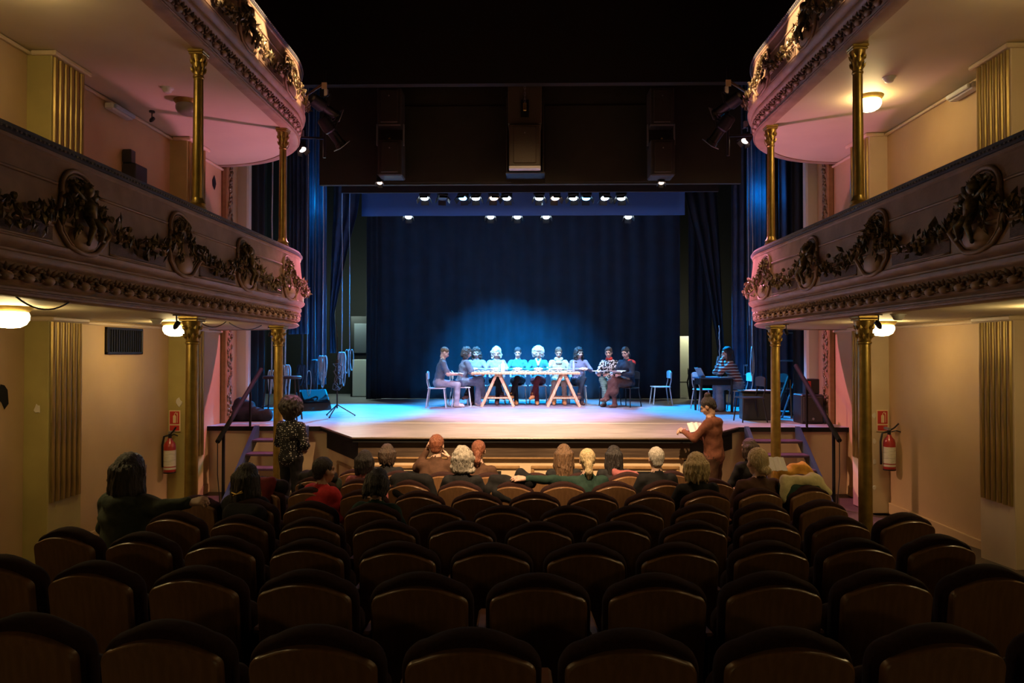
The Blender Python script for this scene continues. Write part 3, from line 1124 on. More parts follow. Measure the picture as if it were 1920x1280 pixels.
small_spot(on_soffit(331, 588, Z1), 'small black spotlight beside the lit globe lamp, lower left')
small_spot(on_soffit(507, 612, Z1), 'small black spotlight at the tip of the lower left balcony')
small_spot(on_soffit(1647, 587, Z1), 'small black spotlight beside the lit globe lamp, lower right')
small_spot(on_soffit(1474, 606, Z1), 'small black spotlight at the tip of the lower right balcony')
small_spot(on_soffit(285, 208, Z2), 'small black spotlight under the upper left balcony')


def emergency(p, s, label):
    t = thing('emergency_light', label, 'emergency light', p, 0, 'emergency light fittings')
    MB().bbox((-.055, -.24, -.04), (.055, .24, .04), .015).build('housing', 'white_plastic', t)
    MB().bbox((-s * .075 - .02, -.22, -.028), (-s * .075 + .02, .22, .028), .012).build('diffuser', 'screen' if s < 0 else 'white_plastic', t)


emergency((-5.18, 9.05, Z2 - .11), -1, 'bluish emergency light tube on the upper left wall')
emergency((5.18, 8.55, Z2 - .11), 1, 'white emergency light box on the upper right wall')

# cables sagging along the lower soffit edge
for (u0, v0, u1, v1, lab) in ((30, 556, 130, 566, 'black cable sagging under the lower left balcony edge near the frame'),
                              (372, 601, 424, 603, 'black cable loop under the lower left balcony beside the middle column'),
                              (430, 605, 490, 610, 'black cable loop under the tip of the lower left balcony')):
    a, b = on_soffit(u0, v0, Z1 - .01), on_soffit(u1, v1, Z1 - .01)
    pts = [a.lerp(b, i / 10) + Vector((0, 0, -.07 * 4 * (i / 10) * (1 - i / 10))) for i in range(11)]
    tag(MB().tube(pts, .006, 6).build('cable', 'black_plastic'), lab, 'cable')

# ------------------------------------------------------------------ wall fittings
# vent grille on the left wall
v = thing('wall_vent', 'black slatted ventilation grille on the left wall', 'vent', (-5.25, 9.0, 2.45))
yA, yB = 985 - 188, 985 - 257
ya, yb = 5.25 * FPX / yA, 5.25 * FPX / yB
zt, zb_ = CAMZ + (660 - 612) * ya / FPX, CAMZ + (660 - 664) * ya / FPX
v.location = (-5.25, (ya + yb) / 2, (zt + zb_) / 2)
hy, hz = (yb - ya) / 2, (zt - zb_) / 2
MB().box((0, -hy, -hz), (.012, hy, hz)).build('backing', 'black_paint', v)
for (a, b, c, d) in ((-hy, -hz, hy, -hz + .03), (-hy, hz - .03, hy, hz), (-hy, -hz, -hy + .03, hz), (hy - .03, -hz, hy, hz)):
    MB().bbox((0, a, b), (.035, c, d), .005).build('frame', 'black_metal', v)
for k in range(14):
    y = -hy + .05 + k * (2 * hy - .08) / 14
    MB().box((.012, y, -hz + .03), (.028, y + .012, hz - .03)).build('slat', 'black_metal', v)

# wall-mounted black speaker box on the upper left wall
t = thing('wall_speaker', 'small black box speaker on the upper left wall behind the balcony rail', 'speaker', (-5.2, 9.35, 4.66))
MB().bbox((-.04, -.13, -.25), (.14, .17, .12), .012).build('cabinet', 'black_plastic', t)
MB().bbox((-.04, -.13, .12), (.08, -.01, .30), .012).build('bracket', 'black_plastic', t)


def extinguisher(x, y, z, s, side):
    t = thing('fire_extinguisher', 'red fire extinguisher hanging on the %s wall' % side, 'extinguisher', (x, y, z), 0, 'fire extinguishers')
    MB().lathe([(.07, 0), (.082, .015), (.082, .38), (.07, .43), (.035, .47), (.025, .50)], 20).build('cylinder', 'red_enamel', t, smooth=True)
    MB().lathe([(.084, .10), (.084, .33)], 20, cap=False).build('paper_label', 'label_white', t, smooth='all')
    MB().lathe([(.084, .055), (.084, .085)], 20, cap=False).build('rating_band', 'label_white', t, smooth='all')
    MB().lathe([(.0825, 0), (.084, .02)], 20, cap=False).build('foot_ring', 'black_plastic', t)
    MB().bbox((-.02, -.02, .50), (.02, .02, .56), .006).build('valve', 'black_metal', t)
    MB().tube([(0, 0, .55), (.06, -.03, .60), (.11, -.05, .66)], .012, 6).build('handle', 'black_metal', t)
    MB().tube([(0, 0, .53), (.08, -.04, .56), (.14, -.06, .54)], .009, 6).build('lever', 'black_metal', t)
    MB().tube([(-.02, 0, .54), (-.09, .01, .52), (-.115, .01, .40), (-.11, .01, .08)], .015, 8).build('hose', 'black_plastic', t, smooth='all')
    MB().bbox((-.02, -.02, .56), (.02, .12, .60), .006).build('wall_bracket', 'steel', t)


def ext_sign(x, y, z, rz, side):
    t = thing('safety_sign', 'red and cream fire extinguisher sign on the %s wall' % side, 'sign', (x, y, z), rz, 'fire extinguisher signs')
    MB().bbox((-.085, -.004, 0), (.085, .004, .31), .002).build('plate', 'sign_cream', t)
    MB().box((-.07, -.008, .11), (.07, -.003, .295)).build('pictogram_field', 'red_sign', t)
    MB().box((-.07, -.008, .015), (.07, -.003, .09)).build('lettering_field', 'red_sign', t)
    m = MB().slab(arch(.045, .125, .255, .015, .02, 5), -.011, -.007)
    m.tube([(.0, -.009, .255), (.02, -.009, .28), (.035, -.009, .25)], .005, 5)
    m.box((.038, -.011, .13), (.046, -.007, .275))
    m.build('pictogram', 'sign_cream', t)


pe = at(318, 885, 10.36)
extinguisher(-5.0 - .12, 10.30, pe.z, -1, 'left')
pe = at(1665, 880, 10.3)
extinguisher(5.0 + .12, 10.25, pe.z, 1, 'right')
ps = at(302, 812, 10.25)
ext_sign(-5.14, 10.48, ps.z, 0, 'left')
ps = at(1676, 812, 10.25)
ext_sign(5.14, 10.48, ps.z, 0, 'right')


def chip(p, size, rz, label, dark=False, seed=1):
    rr = random.Random(seed)
    n = 9
    out = [(size * rr.uniform(.5, 1) * math.cos(2 * PI * i / n), size * 1.5 * rr.uniform(.5, 1) * math.sin(2 * PI * i / n)) for i in range(n)]
    o = MB().slab(out, -.004, 0, ((0, .9), (1, 1))).build('paint_chip', 'black_paint' if dark else 'plaster_white')
    o.location = p
    o.rotation_euler = (0, 0, rz)
    tag(o, label, 'paint damage')


chip((-5.09, 10.494, at(325, 753, 10.5).z), .055, 0, 'white paint chip on the olive left pilaster above the extinguisher', seed=2)
chip((-5.1, 7.443, at(62, 766, 7.45).z), .045, 0, 'pale chipped patch on the near left pilaster', seed=3)
chip((-5.243, 7.15, at(30, 742, 7.1).z), .10, R(90), 'dark hole in the plaster at the left edge', True, 4)
for i, v_ in enumerate((780, 828, 866, 915)):
    chip((5.0 + .03, 10.494, at(1637, v_, 10.45).z), .035, 0,
         'pale chipped spot on the right pilaster edge, %s from the top' % ORD[i], seed=5 + i)
chip((-5.243, at(415, 345, 12).y, at(411, 343, 12.0).z), .10, R(90), 'dark hole in the pink plaster beside the upper left moulding', True, 10)


# ------------------------------------------------------------------ speakers on the header
def speaker_box(parent, x0, x1, z0, z1, y, m, name='cabinet'):
    c = MB().bbox((x0, y, z0), (x1, y + .4, z1), .02).build(name, m, parent)
    w = x1 - x0
    MB().bbox((x0 + w * .14, y - .02, z0 + .05), (x1 - w * .14, y + .01, z1 - .05), .015).build('grille', m, c)
    MB().lathe([(.012, 0), (.012, .006)], 10, mtx=Matrix.Translation(((x0 + x1) / 2, y - .026, z1 - .16)) @ Matrix.Rotation(R(-90), 4, 'X')).build('badge', 'steel', c)
    return c


YS = 12.35
a, b = at(952, 155, YS), at(1016, 322, YS)
t = thing('speaker_array', 'large brown central loudspeaker hung on the header', 'speaker', (0, 0, 0))
zm = at(985, 231, YS).z
MB().bbox((a.x, YS + .05, zm + .01), (b.x, YS + .5, a.z), .015).build('upper_housing', 'speaker_grey', t)
sp = speaker_box(t, a.x + .02, b.x - .02, b.z + .1, zm - .01, YS, 'speaker_grey')
MB().bbox((a.x + .02, YS - .04, b.z + .045), (b.x - .02, YS + .35, b.z + .10), .012).build('bottom_plate', 'white_plastic', t)
MB().bbox((a.x - .04, YS + .1, b.z), (b.x + .06, YS + .53, b.z + .03), .008).build('shelf', 'black_metal', t)
MB().bbox((a.x - .035, YS + .3, b.z), (a.x - .005, YS + .53, a.z - .15), .008).build('side_rail', 'speaker_dark', t)
MB().bbox((b.x + .01, YS + .3, b.z), (b.x + .05, YS + .53, a.z - .15), .008).build('side_rail', 'speaker_dark', t)
cx = (a.x + b.x) / 2
MB().box((cx - .07, YS + .03, zm + .12), (cx + .07, YS + .06, zm + .42)).build('hoist_recess', 'black_paint', t)
m = MB()
for k in range(7):
    mt = Matrix.Translation((cx, YS + .01, zm + .40 + .055 * k)) @ Matrix.Rotation(R(90 * (k % 2)), 4, 'Z')
    pts = [(math.cos(q) * .014, 0, math.sin(q) * .034) for q in [2 * PI * i / 8 for i in range(9)]]
    m.tube([mt @ Vector(p) for p in pts], .006, 5)
m.build('chain', 'steel', t)
MB().bbox((cx - .03, YS - .005, zm + .22), (cx + .03, YS + .04, zm + .36), .01).build('hoist_hook', 'gold', t)
for (u0, u1, lab) in ((708, 753, 'left'), (1218, 1264, 'right')):
    a, b = at(u0, 165, 12.5), at(u1, 330, 12.5)
    t = thing('speaker_array', 'pair of dark loudspeakers stacked on the %s of the header' % lab, 'speaker', (0, 0, 0))
    z1, z2 = at(u0, 237, 12.5).z, at(u0, 262, 12.5).z
    speaker_box(t, a.x, b.x, z1, a.z, 12.45, 'speaker_dark', 'upper_cabinet')
    speaker_box(t, a.x + .01, b.x + .01, b.z, z2, 12.45, 'speaker_dark', 'lower_cabinet')
    for x in (a.x - .02, b.x + .02):
        MB().bbox((x - .012, 12.55, z2 - .08), (x + .012, 12.62, z1 + .06), .004).build('bracket', 'steel', t)
    MB().bbox((a.x, 12.7, z2 - .1), (b.x, 12.85, z1 + .1), .01).build('rear_mount', 'black_metal', t)
    MB().ell(((a.x + b.x) / 2, 12.5, z2 + .02), (.02, .02, .02), 8, 6).build('hook_ring', 'gold', t)


# ------------------------------------------------------------------ lanterns
def lantern(name, label, p, tgt, size, lens, kind='fresnel', group=None, up=.28):
    t = thing(name, label, 'stage light', p, 0, group)
    q = (Vector(tgt) - Vector(p)).to_track_quat('-Z', 'Y').to_matrix().to_4x4()
    s = size
    if kind == 'fresnel':
        MB().bbox((-s * .5, -s * .5, -s * .2), (s * .5, s * .5, s * .9), s * .12, mtx=q).build('housing', 'black_metal', t)
        MB().lathe([(s * .42, -s * .26), (s * .44, -s * .2)], 16, mtx=q).build('lens', lens, t, smooth=True)
        for (ax, sg) in ((0, -1), (0, 1), (1, -1), (1, 1)):
            ang = .55
            e = Vector((0, 0, 0))
            rot = Matrix.Rotation(sg * ang, 4, 'Y' if ax == 0 else 'X')
            off = Vector((sg * s * .52, 0, -s * .22)) if ax == 0 else Vector((0, sg * s * .52, -s * .22))
            if ax == 1:
                rot = Matrix.Rotation(-sg * ang, 4, 'X')
            mt = q @ Matrix.Translation(off) @ (Matrix.Rotation(-sg * ang, 4, 'Y') if ax == 0 else Matrix.Rotation(sg * ang, 4, 'X'))
            lo = (-.004, -s * .42, -s * .5) if ax == 0 else (-s * .42, -.004, -s * .5)
            hi = (.004, s * .42, 0) if ax == 0 else (s * .42, .004, 0)
            MB().box(lo, hi, mtx=mt).build('barn_door', 'black_metal', t)
    else:
        MB().lathe([(s * .30, s * 1.3), (s * .42, s * 1.2), (s * .46, s * .7), (s * .46, s * .3), (s * .34, s * .2), (s * .34, -s * .7), (s * .40, -s * .75), (s * .40, -s * .95)], 18, mtx=q).build('housing', 'black_metal', t, smooth=True)
        MB().lathe([(s * .33, -s * .90), (s * .36, -s * .86)], 18, mtx=q).build('lens', lens, t, smooth=True)
        MB().bbox((-s * .5, -s * .5, -s * 1.0), (s * .5, s * .5, -s * .95), .004, mtx=q).build('colour_frame', 'steel', t)
    m = MB()
    for sg in (-1, 1):
        m.tube([q @ Vector((sg * s * .55, 0, s * .2)), Vector((q @ Vector((sg * s * .55, 0, 0))).to_tuple()) + Vector((0, 0, up * .7))], .012, 6)
    m.tube([Vector((q @ Vector((-s * .55, 0, 0))).to_tuple()) + Vector((0, 0, up * .7)), Vector((q @ Vector((s * .55, 0, 0))).to_tuple()) + Vector((0, 0, up * .7))], .012, 6)
    m.build('yoke', 'black_metal', t)
    MB().bbox((-.03, -.025, up * .68), (.03, .025, up + .02), .006).build('clamp', 'steel', t)
    return t


bar1z, bar2z = at(985, 368, 14.6).z + .28, at(985, 404, 17.6).z + .28
for (yb_, zb_, lab) in ((14.6, bar1z, 'just behind the header'), (17.6, bar2z, 'behind the blue border')):
    t = thing('lighting_bar', 'black lighting bar %s' % lab, 'lighting bar', (0, yb_, zb_))
    MB().tube([(-3.6, 0, 0), (3.7, 0, 0)], .028, 8).build('bar', 'black_metal', t)
    for x_ in (-3.3, -1.1, 1.2, 3.4):
        MB().tube([(x_, 0, 0), (x_, 0, 9.0 - zb_)], .006, 6).build('suspension_cable', 'black_metal', t)
for i, (u, ln) in enumerate(((796, 'lens_white'), (830, 'lens_off'), (868, 'lens_blue'), (892, 'lens_white'), (926, 'lens_warm'), (950, 'lens_white'), (1011, 'lens_white'), (1041, 'lens_warm'),
                             (1075, 'lens_white'), (1099, 'lens_blue'), (1134, 'lens_white'), (1165, 'lens_white'))):
    p = at(u, 368, 14.6)
    lantern('stage_lantern', 'stage lantern, %s from the left on the front lighting bar' % ORD[i], p, p + Vector((.1 * math.sin(i * 2.1), -.35, -1)), .19, ln, group='lanterns on the front bar')
for i, u in enumerate((766, 920, 970, 1024, 1178)):
    p = at(u, 404, 17.6)
    lantern('stage_lantern', 'stage lantern, %s from the left on the rear lighting bar' % ORD[i], p, p + Vector((0, -.5, -1)), .19, 'lens_white', group='lanterns on the rear bar')
for (u, lab) in ((712, 'left'), (1240, 'right')):
    p = at(u, 341, 12.75)
    lantern('header_spot', 'small bright spotlight under the %s of the header' % lab, p, p + Vector((0, -.5, -1)), .10, 'lens_warm', group='spotlights under the header', up=.2)

# clusters on the balcony ends
for s, side in ((-1, 'left'), (1, 'right')):
    X = s * 3.08
    t = thing('lantern_boom', 'steel boom carrying stage lanterns on the upper %s balcony end' % side, 'lighting bar', (X, 10.95, 5.4))
    MB().tube([(0, 0, -.1), (0, 0, 1.25)], .024, 8).build('pole', 'black_metal', t)
    MB().tube([(0, 0, 1.05), (s * .38, -.1, .75)], .02, 8).build('stay', 'brown_frame', t)
    MB().tube([(0, 0, .2), (s * .36, -.05, .2)], .02, 8).build('stay', 'black_metal', t)
    MB().bbox((-.04, -.04, .95), (.04, -.02, 1.05), .004).build('name_plate', 'sign_cream', t)
    k = -s
    lantern('profile_spot', 'long profile spotlight, upper one on the %s boom' % side, (X + k * .05, 10.85, 6.02), (X + k * 1.6, 12.6, 5.1), .22, 'lens_warm', 'profile', 'profile spots on the balcony booms')
    lantern('profile_spot', 'long profile spotlight, lower one on the %s boom' % side, (X + k * .12, 11.0, 5.68), (X + k * 1.2, 12.0, 4.1), .22, 'lens_warm', 'profile', 'profile spots on the balcony booms')
    p = at(566, 278, 11.6) if s < 0 else at(1398, 262, 11.6)
    lantern('flood_light', 'small flood light with shiny barn doors below the %s boom' % side, p, p + Vector((k * .6, -.3, -1)), .13, 'lens_warm', 'fresnel', 'flood lights below the booms')


# ------------------------------------------------------------------ ropes and clutter in the wings
def rope(u, y, v0, v1, name, label, r=.012, m='rope_pale', coil=0, seed=0):
    rr = random.Random(seed)
    a, b = at(u, v0, y), at(u, v1, y)
    a.x = b.x
    if u != 1349:
        a.z = 8.99
    pts = [a.lerp(b, i / 12) + Vector((rr.gauss(0, .006), rr.gauss(0, .006), 0)) for i in range(13)]
    mb = MB().tube(pts, r, 6)
    for k in range(coil):
        w = rr.uniform(.015, .05)
        h = rr.uniform(.35, .75)
        ox, oy = rr.uniform(-.06, .06), rr.uniform(-.05, .05)
        lp = [b + Vector((ox + w * math.sin(q), oy + .02 * math.sin(q * 2), -h / 2 + h / 2 * math.cos(q) + .06)) for q in [2 * PI * i / 18 for i in range(19)]]
        mb.tube(lp, r, 5)
    o = mb.build(name, m, smooth='all')
    return tag(o, label, 'rope', 'ropes hanging in the left wing' if u < 960 else 'lines hanging in the right wing')


rope(509, 13.6, 560, 700, 'rope', 'pale rope hanging just left of the farther left column', .014, coil=3, seed=1)
rope(535, 13.9, 560, 690, 'rope', 'pale rope with coil behind the farther left column', .016, coil=4, seed=2)
rope(576, 15.0, 300, 700, 'rope', 'thin pale rope reaching down beside the black cable bundle', .008, coil=1, seed=3)
rope(605, 15.3, 260, 672, 'rope', 'pale coiled rope on the tall line left of the microphone stand', .012, coil=8, seed=4)
rope(641, 15.6, 300, 665, 'rope', 'coiled bundle of pale rope behind the microphone stand', .010, coil=9, seed=5)
rope(655, 15.9, 330, 660, 'rope', 'thin slack line right of the coiled rope bundle', .007, coil=3, seed=6)
rope(487, 15.9, 500, 680, 'rope', 'dark cable bundle hanging far left in the wing', .02, 'rope_dark', coil=8, seed=7)
rope(566, 15.6, 620, 690, 'rope', 'dark cable bundle hanging beside the thin pale rope', .025, 'rope_dark', coil=12, seed=8)
rope(590, 15.6, 610, 680, 'rope', 'dark cable bundle above the floor monitor', .025, 'rope_dark', coil=12, seed=9)
rope(1404, 14.8, 290, 610, 'rope', 'bluish hanging line, left one of the pair by the right column', .01, coil=0, seed=10)
rope(1411, 14.8, 290, 655, 'rope', 'bluish hanging line, right one of the pair by the right column', .012, coil=2, seed=11)
rope(1349, 14.9, 610, 668, 'rope', 'thin pale rod above the microphone at the desk', .009, coil=0, seed=12)

# floor monitor
p = at(590, 768, 15.2)
t = thing('stage_monitor', 'black wedge floor monitor lying on the left of the stage', 'speaker', (p.x, 15.2, ST), R(35))
MB().add([(-.3, -.2, 0), (.3, -.2, 0), (.3, .25, 0), (-.3, .25, 0), (-.3, -.12, .14), (.3, -.12, .14), (.3, .16, .42), (-.3, .16, .42), (.3, .25, .40), (-.3, .25, .40)],
         [(0, 1, 5, 4), (4, 5, 6, 7), (7, 6, 8, 9), (9, 8, 2, 3), (0, 4, 7, 9, 3), (1, 2, 8, 6, 5), (0, 3, 2, 1)]).build('cabinet', 'black_plastic', t)
MB().add([(-.26, -.115, .165), (.26, -.115, .165), (.26, .125, .405), (-.26, .125, .405), (-.26, -.13, .18), (.26, -.13, .18), (.26, .11, .42), (-.26, .11, .42)],
         [(4, 5, 6, 7), (0, 1, 5, 4), (1, 2, 6, 5), (2, 3, 7, 6), (3, 0, 4, 7)]).build('grille', 'black_paint', t)
MB().tube([(-.31, .1, .30), (-.34, .16, .36), (-.31, .22, .30)], .015, 6).build('carry_handle', 'steel', t)

# microphone stand on a tripod
p = at(632, 781, 13.6)
t = thing('microphone_stand', 'black tripod microphone stand on the left of the stage', 'stand', (p.x, 13.6, ST))
MB().tube([(0, 0, .16), (0, 0, 1.05)], .014, 8).build('tube', 'black_metal', t)
MB().tube([(0, 0, 1.05), (0, 0, 1.52)], .009, 8).build('tube', 'black_metal', t)
MB().tube([(0, 0, 1.5), (-.05, .1, 1.75)], .008, 8).build('boom_arm', 'black_metal', t)
for a in (20, 140, 260):
    c, s_ = math.cos(R(a)), math.sin(R(a))
    MB().tube([(c * .01, s_ * .01, .22), (c * .33, s_ * .33, .02)], .011, 6).build('leg', 'black_metal', t)
    MB().ell((c * .33, s_ * .33, .016), (.018, .018, .016), 8, 5).build('rubber_foot', 'black_plastic', t)
MB().lathe([(.025, .98), (.028, 1.08)], 10).build('clutch', 'black_plastic', t)
m = MB()
rr = random.Random(5)
for k in range(5):
    m.tube([(rr.uniform(-.05, .05) + .05 * math.sin(q), .05 * math.cos(q), .75 + .25 * math.sin(q * .5 + k)) for q in [i * .6 for i in range(12)]], .008, 5)
m.build('cable_wrap', 'rope_dark', t)

# bar stools
for (u, lab) in ((506, 'left'), (541, 'right')):
    p = at(u, 790, 12.75)
    t = thing('bar_stool', 'tall black bar stool at the left stage edge, the %s one' % lab, 'stool', (p.x, 12.9, ST), 0, 'bar stools')
    MB().lathe([(.17, .74), (.18, .76), (.18, .78), (.16, .795)], 18).build('seat', 'black_plastic', t, smooth=True)
    for a in (45, 135, 225, 315):
        c, s_ = math.cos(R(a)), math.sin(R(a))
        MB().tube([(c * .12, s_ * .12, .745), (c * .21, s_ * .21, 0)], .014, 6).build('leg', 'black_metal', t)
    MB().tube([(math.cos(q) * .185, math.sin(q) * .185, .25) for q in [2 * PI * i / 16 for i in range(17)]], .009, 6).build('foot_ring', 'black_metal', t)

# loudspeakers and box on the right of the stage
p = at(1524, 796, 12.35)
t = thing('floor_speaker', 'large black loudspeaker standing by the right stage edge', 'speaker', (p.x, 12.55, ST))
MB().bbox((-.19, -.2, 0), (.19, .2, .50), .02).build('cabinet', 'black_plastic', t)
MB().bbox((-.16, -.22, .04), (.16, -.19, .46), .01).build('grille', 'speaker_dark', t)
MB().lathe([(.02, 0), (.02, .006)], 10, mtx=Matrix.Translation((.0, -.222, .09)) @ Matrix.Rotation(R(90), 4, 'X')).build('badge', 'steel', t)
t2 = thing('small_speaker', 'small black speaker box on top of the right loudspeaker', 'speaker', (p.x + .06, 12.6, ST + .5))
MB().bbox((-.10, -.1, 0), (.12, .1, .26), .012).build('cabinet', 'black_plastic', t2)
MB().bbox((-.08, -.115, .06), (-.03, -.1, .22), .004).build('badge', 'red_sign', t2)
p = at(1430, 789, 12.9)
t = thing('lectern_box', 'black boxy lectern with papers beside the farther right column', 'lectern', (p.x, 13.15, ST), R(-8))
MB().bbox((-.30, -.2, 0), (.30, .22, .50), .015).build('body', 'black_plastic', t)
MB().bbox((-.33, -.23, .50), (.33, .25, .525), .006).build('top', 'black_paint', t)
for i, (dx, dy) in enumerate(((-.14, -.05), (-.02, .05), (.14, -.02))):
    o = MB().bbox((-.10, -.14, 0), (.10, .14, .012), .003).build('script_sheets', 'paper')
    o.location = (p.x + dx, 13.15 + dy, ST + .525)
    o.rotation_euler = (0, 0, R(20 * i - 25))
    tag(o, 'white script sheets on the black lectern, %s from the left' % ORD[i], 'papers', 'sheets on the lectern')
# light ladder
p = at(1478, 700, 14.2)
t = thing('light_ladder', 'dark metal light ladder with rungs in the right wing', 'light ladder', (p.x, 14.3, ST))
for x in (-.17, .17):
    MB().tube([(x, 0, 0), (x, 0, 4.2)], .02, 8).build('upright', 'black_metal', t)
for z in (.5, 1.05, 1.6, 2.15, 2.7, 3.25):
    MB().tube([(-.17, 0, z), (.17, 0, z)], .015, 8).build('rung', 'steel', t)
MB().bbox((-.3, -.25, 0), (.3, .25, .03), .01).build('base_plate', 'black_metal', t)
# stacked flats leaning
p = at(1485, 790, 13.3)
t = thing('folded_stand', 'folded black stand leaning beside the light ladder', 'stand', (p.x, 13.6, ST))
MB().tube([(-.25, -.1, 0), (.1, .15, .75)], .03, 6).build('strut', 'black_metal', t)
MB().tube([(-.12, -.12, 0), (.2, .12, .65)], .02, 6).build('strut', 'dark_lit_blue', t)
MB().tube([(.05, -.15, 0), (.12, .1, .7)], .02, 6).build('strut', 'black_metal', t)
# pale conduit box on the back wall behind the desk
p = at(1401, 693, 15.9)
t = thing('socket_box', 'white electrical socket plate on the wall behind the desk', 'socket', (p.x, 15.88, p.z))
MB().bbox((-.09, -.015, -.12), (.09, .015, .12), .006).build('plate', 'white_plastic', t)
for i in range(3):
    MB().bbox((-.07 + i * .05, -.022, -.09), (-.035 + i * .05, -.014, .08), .003).build('socket', 'black_paint', t)


# ------------------------------------------------------------------ white stage chairs
def make_chair(mseat='chair_white', mframe='chair_white'):
    t = thing('stage_chair', 'x', 'chair', (0, 0, 0), 0, 'chairs on the stage')
    MB().slab([(-.19, -.20), (.19, -.20), (.215, -.12), (.215, .14), (.18, .20), (-.18, .20), (-.215, .14), (-.215, -.12)], 0, .022,
              ((0, .97), (.4, 1), (1, .97)), mtx=Matrix.Translation((0, 0, .435)) @ Matrix.Rotation(R(90), 4, 'X') @ Matrix.Translation((0, -.022, 0))).build('seat', mseat, t, smooth=True)
    MB().slab(arch(.40, .62, .80, .02, .04, 5), -.215, -.195, ((0, .97), (.4, 1), (1, .97)), bow=.25).build('backrest', mseat, t, smooth=True)
    for sx in (-1, 1):
        MB().tube([(sx * .17, .16, .43), (sx * .205, .21, 0)], .0125, 8).build('leg', mframe, t, smooth=True)
        MB().tube([(sx * .17, -.17, .43), (sx * .205, -.23, 0)], .0125, 8).build('leg', mframe, t, smooth=True)
        MB().tube([(sx * .17, -.17, .42), (sx * .165, -.205, .55), (sx * .16, -.222, .76)], .011, 8).build('back_post', mframe, t, smooth=True)
        MB().tube([(sx * .17, .16, .425), (sx * .17, -.17, .425)], .011, 8).build('side_rail', mframe, t, smooth=True)
    return t


chair0 = make_chair()
chair_used = False


def chair(x, y, face, label, z=ST, dark=False):
    global chair_used
    if dark:
        o = make_chair('black_plastic', 'black_metal')
    elif not chair_used:
        o = chair0
        chair_used = True
    else:
        o = copy_tree(chair0)
    o.location = (x, y, z)
    o.rotation_euler = (0, 0, R(face))
    o['label'] = label
    return o


# trestle table
p0, p1 = at(886, 700, 16.3), at(1086, 700, 16.3)
xc = (p0.x + p1.x) / 2
t = thing('trestle_table', 'long pine trestle table at which the readers sit', 'table', (xc, 16.35, ST))
hw = (p1.x - p0.x) / 2
MB().bbox((-hw, -.38, .725), (hw, .38, .775), .006).build('tabletop', 'pine', t)
for u in (934, 1056):
    x = at(u, 700, 16.3).x - xc
    for y in (-.28, .28):
        for sx in (-1, 1):
            d = Vector((sx * .33, 0, -.725))
            mt = Matrix.Translation((x + sx * .03, y, .725)) @ d.to_track_quat('Z', 'Y').to_matrix().to_4x4()
            MB().bbox((-.022, -.03, 0), (.022, .03, d.length), .004, mtx=mt).build('trestle_leg', 'pine', t)
        MB().box((x - .235, y - .01, .185), (x + .235, y + .01, .215)).build('stretcher', 'pine', t)
    MB().bbox((x - .05, -.34, .68), (x + .05, .34, .726), .004).build('trestle_beam', 'pine', t)
TBX, TBY = xc, 16.35


def booklet(x, y, z, rz, label, w=.20, h=.28, tilt=0, rx=0):
    t = thing('script', label, 'script', (x, y, z), 0, 'open scripts')
    t.rotation_euler = (rx, 0, rz)
    for sx in (-1, 1):
        pts = [(sx * w * i / 5, .018 * math.sin(PI * min(1, i / 3.2)) + abs(i / 5) * tilt) for i in range(6)]
        vs, fs = [], []
        for (px, pz) in pts:
            for (yy, dz) in ((-h / 2, 0), (h / 2, 0), (h / 2, .008), (-h / 2, .008)):
                vs.append((px, yy, pz + dz))
        for i in range(5):
            for j in range(4):
                j2 = (j + 1) % 4
                fs.append((i * 4 + j, i * 4 + j2, (i + 1) * 4 + j2, (i + 1) * 4 + j))
        fs += [(0, 1, 2, 3), (20, 21, 22, 23)]
        MB().add(vs, fs).build('pages', 'paper', t)
    MB().box((-.006, -h / 2, -.002), (.006, h / 2, .004)).build('spine', 'paper', t)
    return t


zt = ST + .777
for i, u in enumerate((900, 921, 935, 968, 985, 1010, 1030, 1048, 1066)):
    booklet(at(u, 695, 16.4).x, 16.45 + .06 * math.sin(i * 2.3), zt, R(15 * math.sin(i * 1.7)), 'open white script on the table, %s from the left' % ORD[i], .14, .26)


def bottle(x, y, z, r, h, m, label, cap='white_plastic'):
    t = thing('bottle', label, 'bottle', (x, y, z), 0, 'bottles on the table')
    MB().lathe([(r * .9, 0), (r, .01), (r, h * .72), (r * .45, h * .86), (r * .42, h * .93)], 16).build('body', m, t, smooth=True)
    MB().lathe([(r * .48, h * .93), (r * .48, h)], 12).build('cap', cap, t)


bottle(at(943, 690, 16.25).x, 16.2, zt, .045, .24, 'paper', 'white bottle standing in front of the grey-blond reader')
bottle(at(936, 690, 16.25).x, 16.3, zt, .03, .16, 'screen', 'small clear bottle beside the white bottle')
bottle(at(1076, 690, 16.25).x, 16.3, zt, .032, .25, 'screen', 'clear water bottle at the right end of the table')

# desk on the right with laptop and microphone
p0, p1 = at(1308, 708, 14.8), at(1376, 708, 14.8)
xd = (p0.x + p1.x) / 2
t = thing('desk', 'small dark desk on the right of the stage', 'desk', (xd, 15.0, ST))
hw = (p1.x - p0.x) / 2
MB().bbox((-hw, -.3, .675), (hw, .3, .70), .005).build('desktop', 'dark_lit_blue', t)
MB().bbox((-hw + .05, -.26, .55), (hw - .05, .26, .675), .005).build('apron', 'black_paint', t)
for sx in (-1, 1):
    for sy in (-1, 1):
        MB().bbox((sx * (hw - .06) - .02, sy * .25 - .02, 0), (sx * (hw - .06) + .02, sy * .25 + .02, .675), .004).build('leg', 'black_metal', t)
xl = at(1327, 700, 14.9).x
t = thing('laptop', 'open silver laptop on the dark desk', 'laptop', (xl, 14.95, ST + .70), R(-80))
MB().bbox((-.16, -.11, 0), (.16, .11, .015), .004).build('base', 'silver', t)
mt = Matrix.Translation((0, .11, .012)) @ Matrix.Rotation(R(-28), 4, 'X')
MB().bbox((-.16, -.006, 0), (.16, .006, .21), .004, mtx=mt).build('lid', 'silver', t)
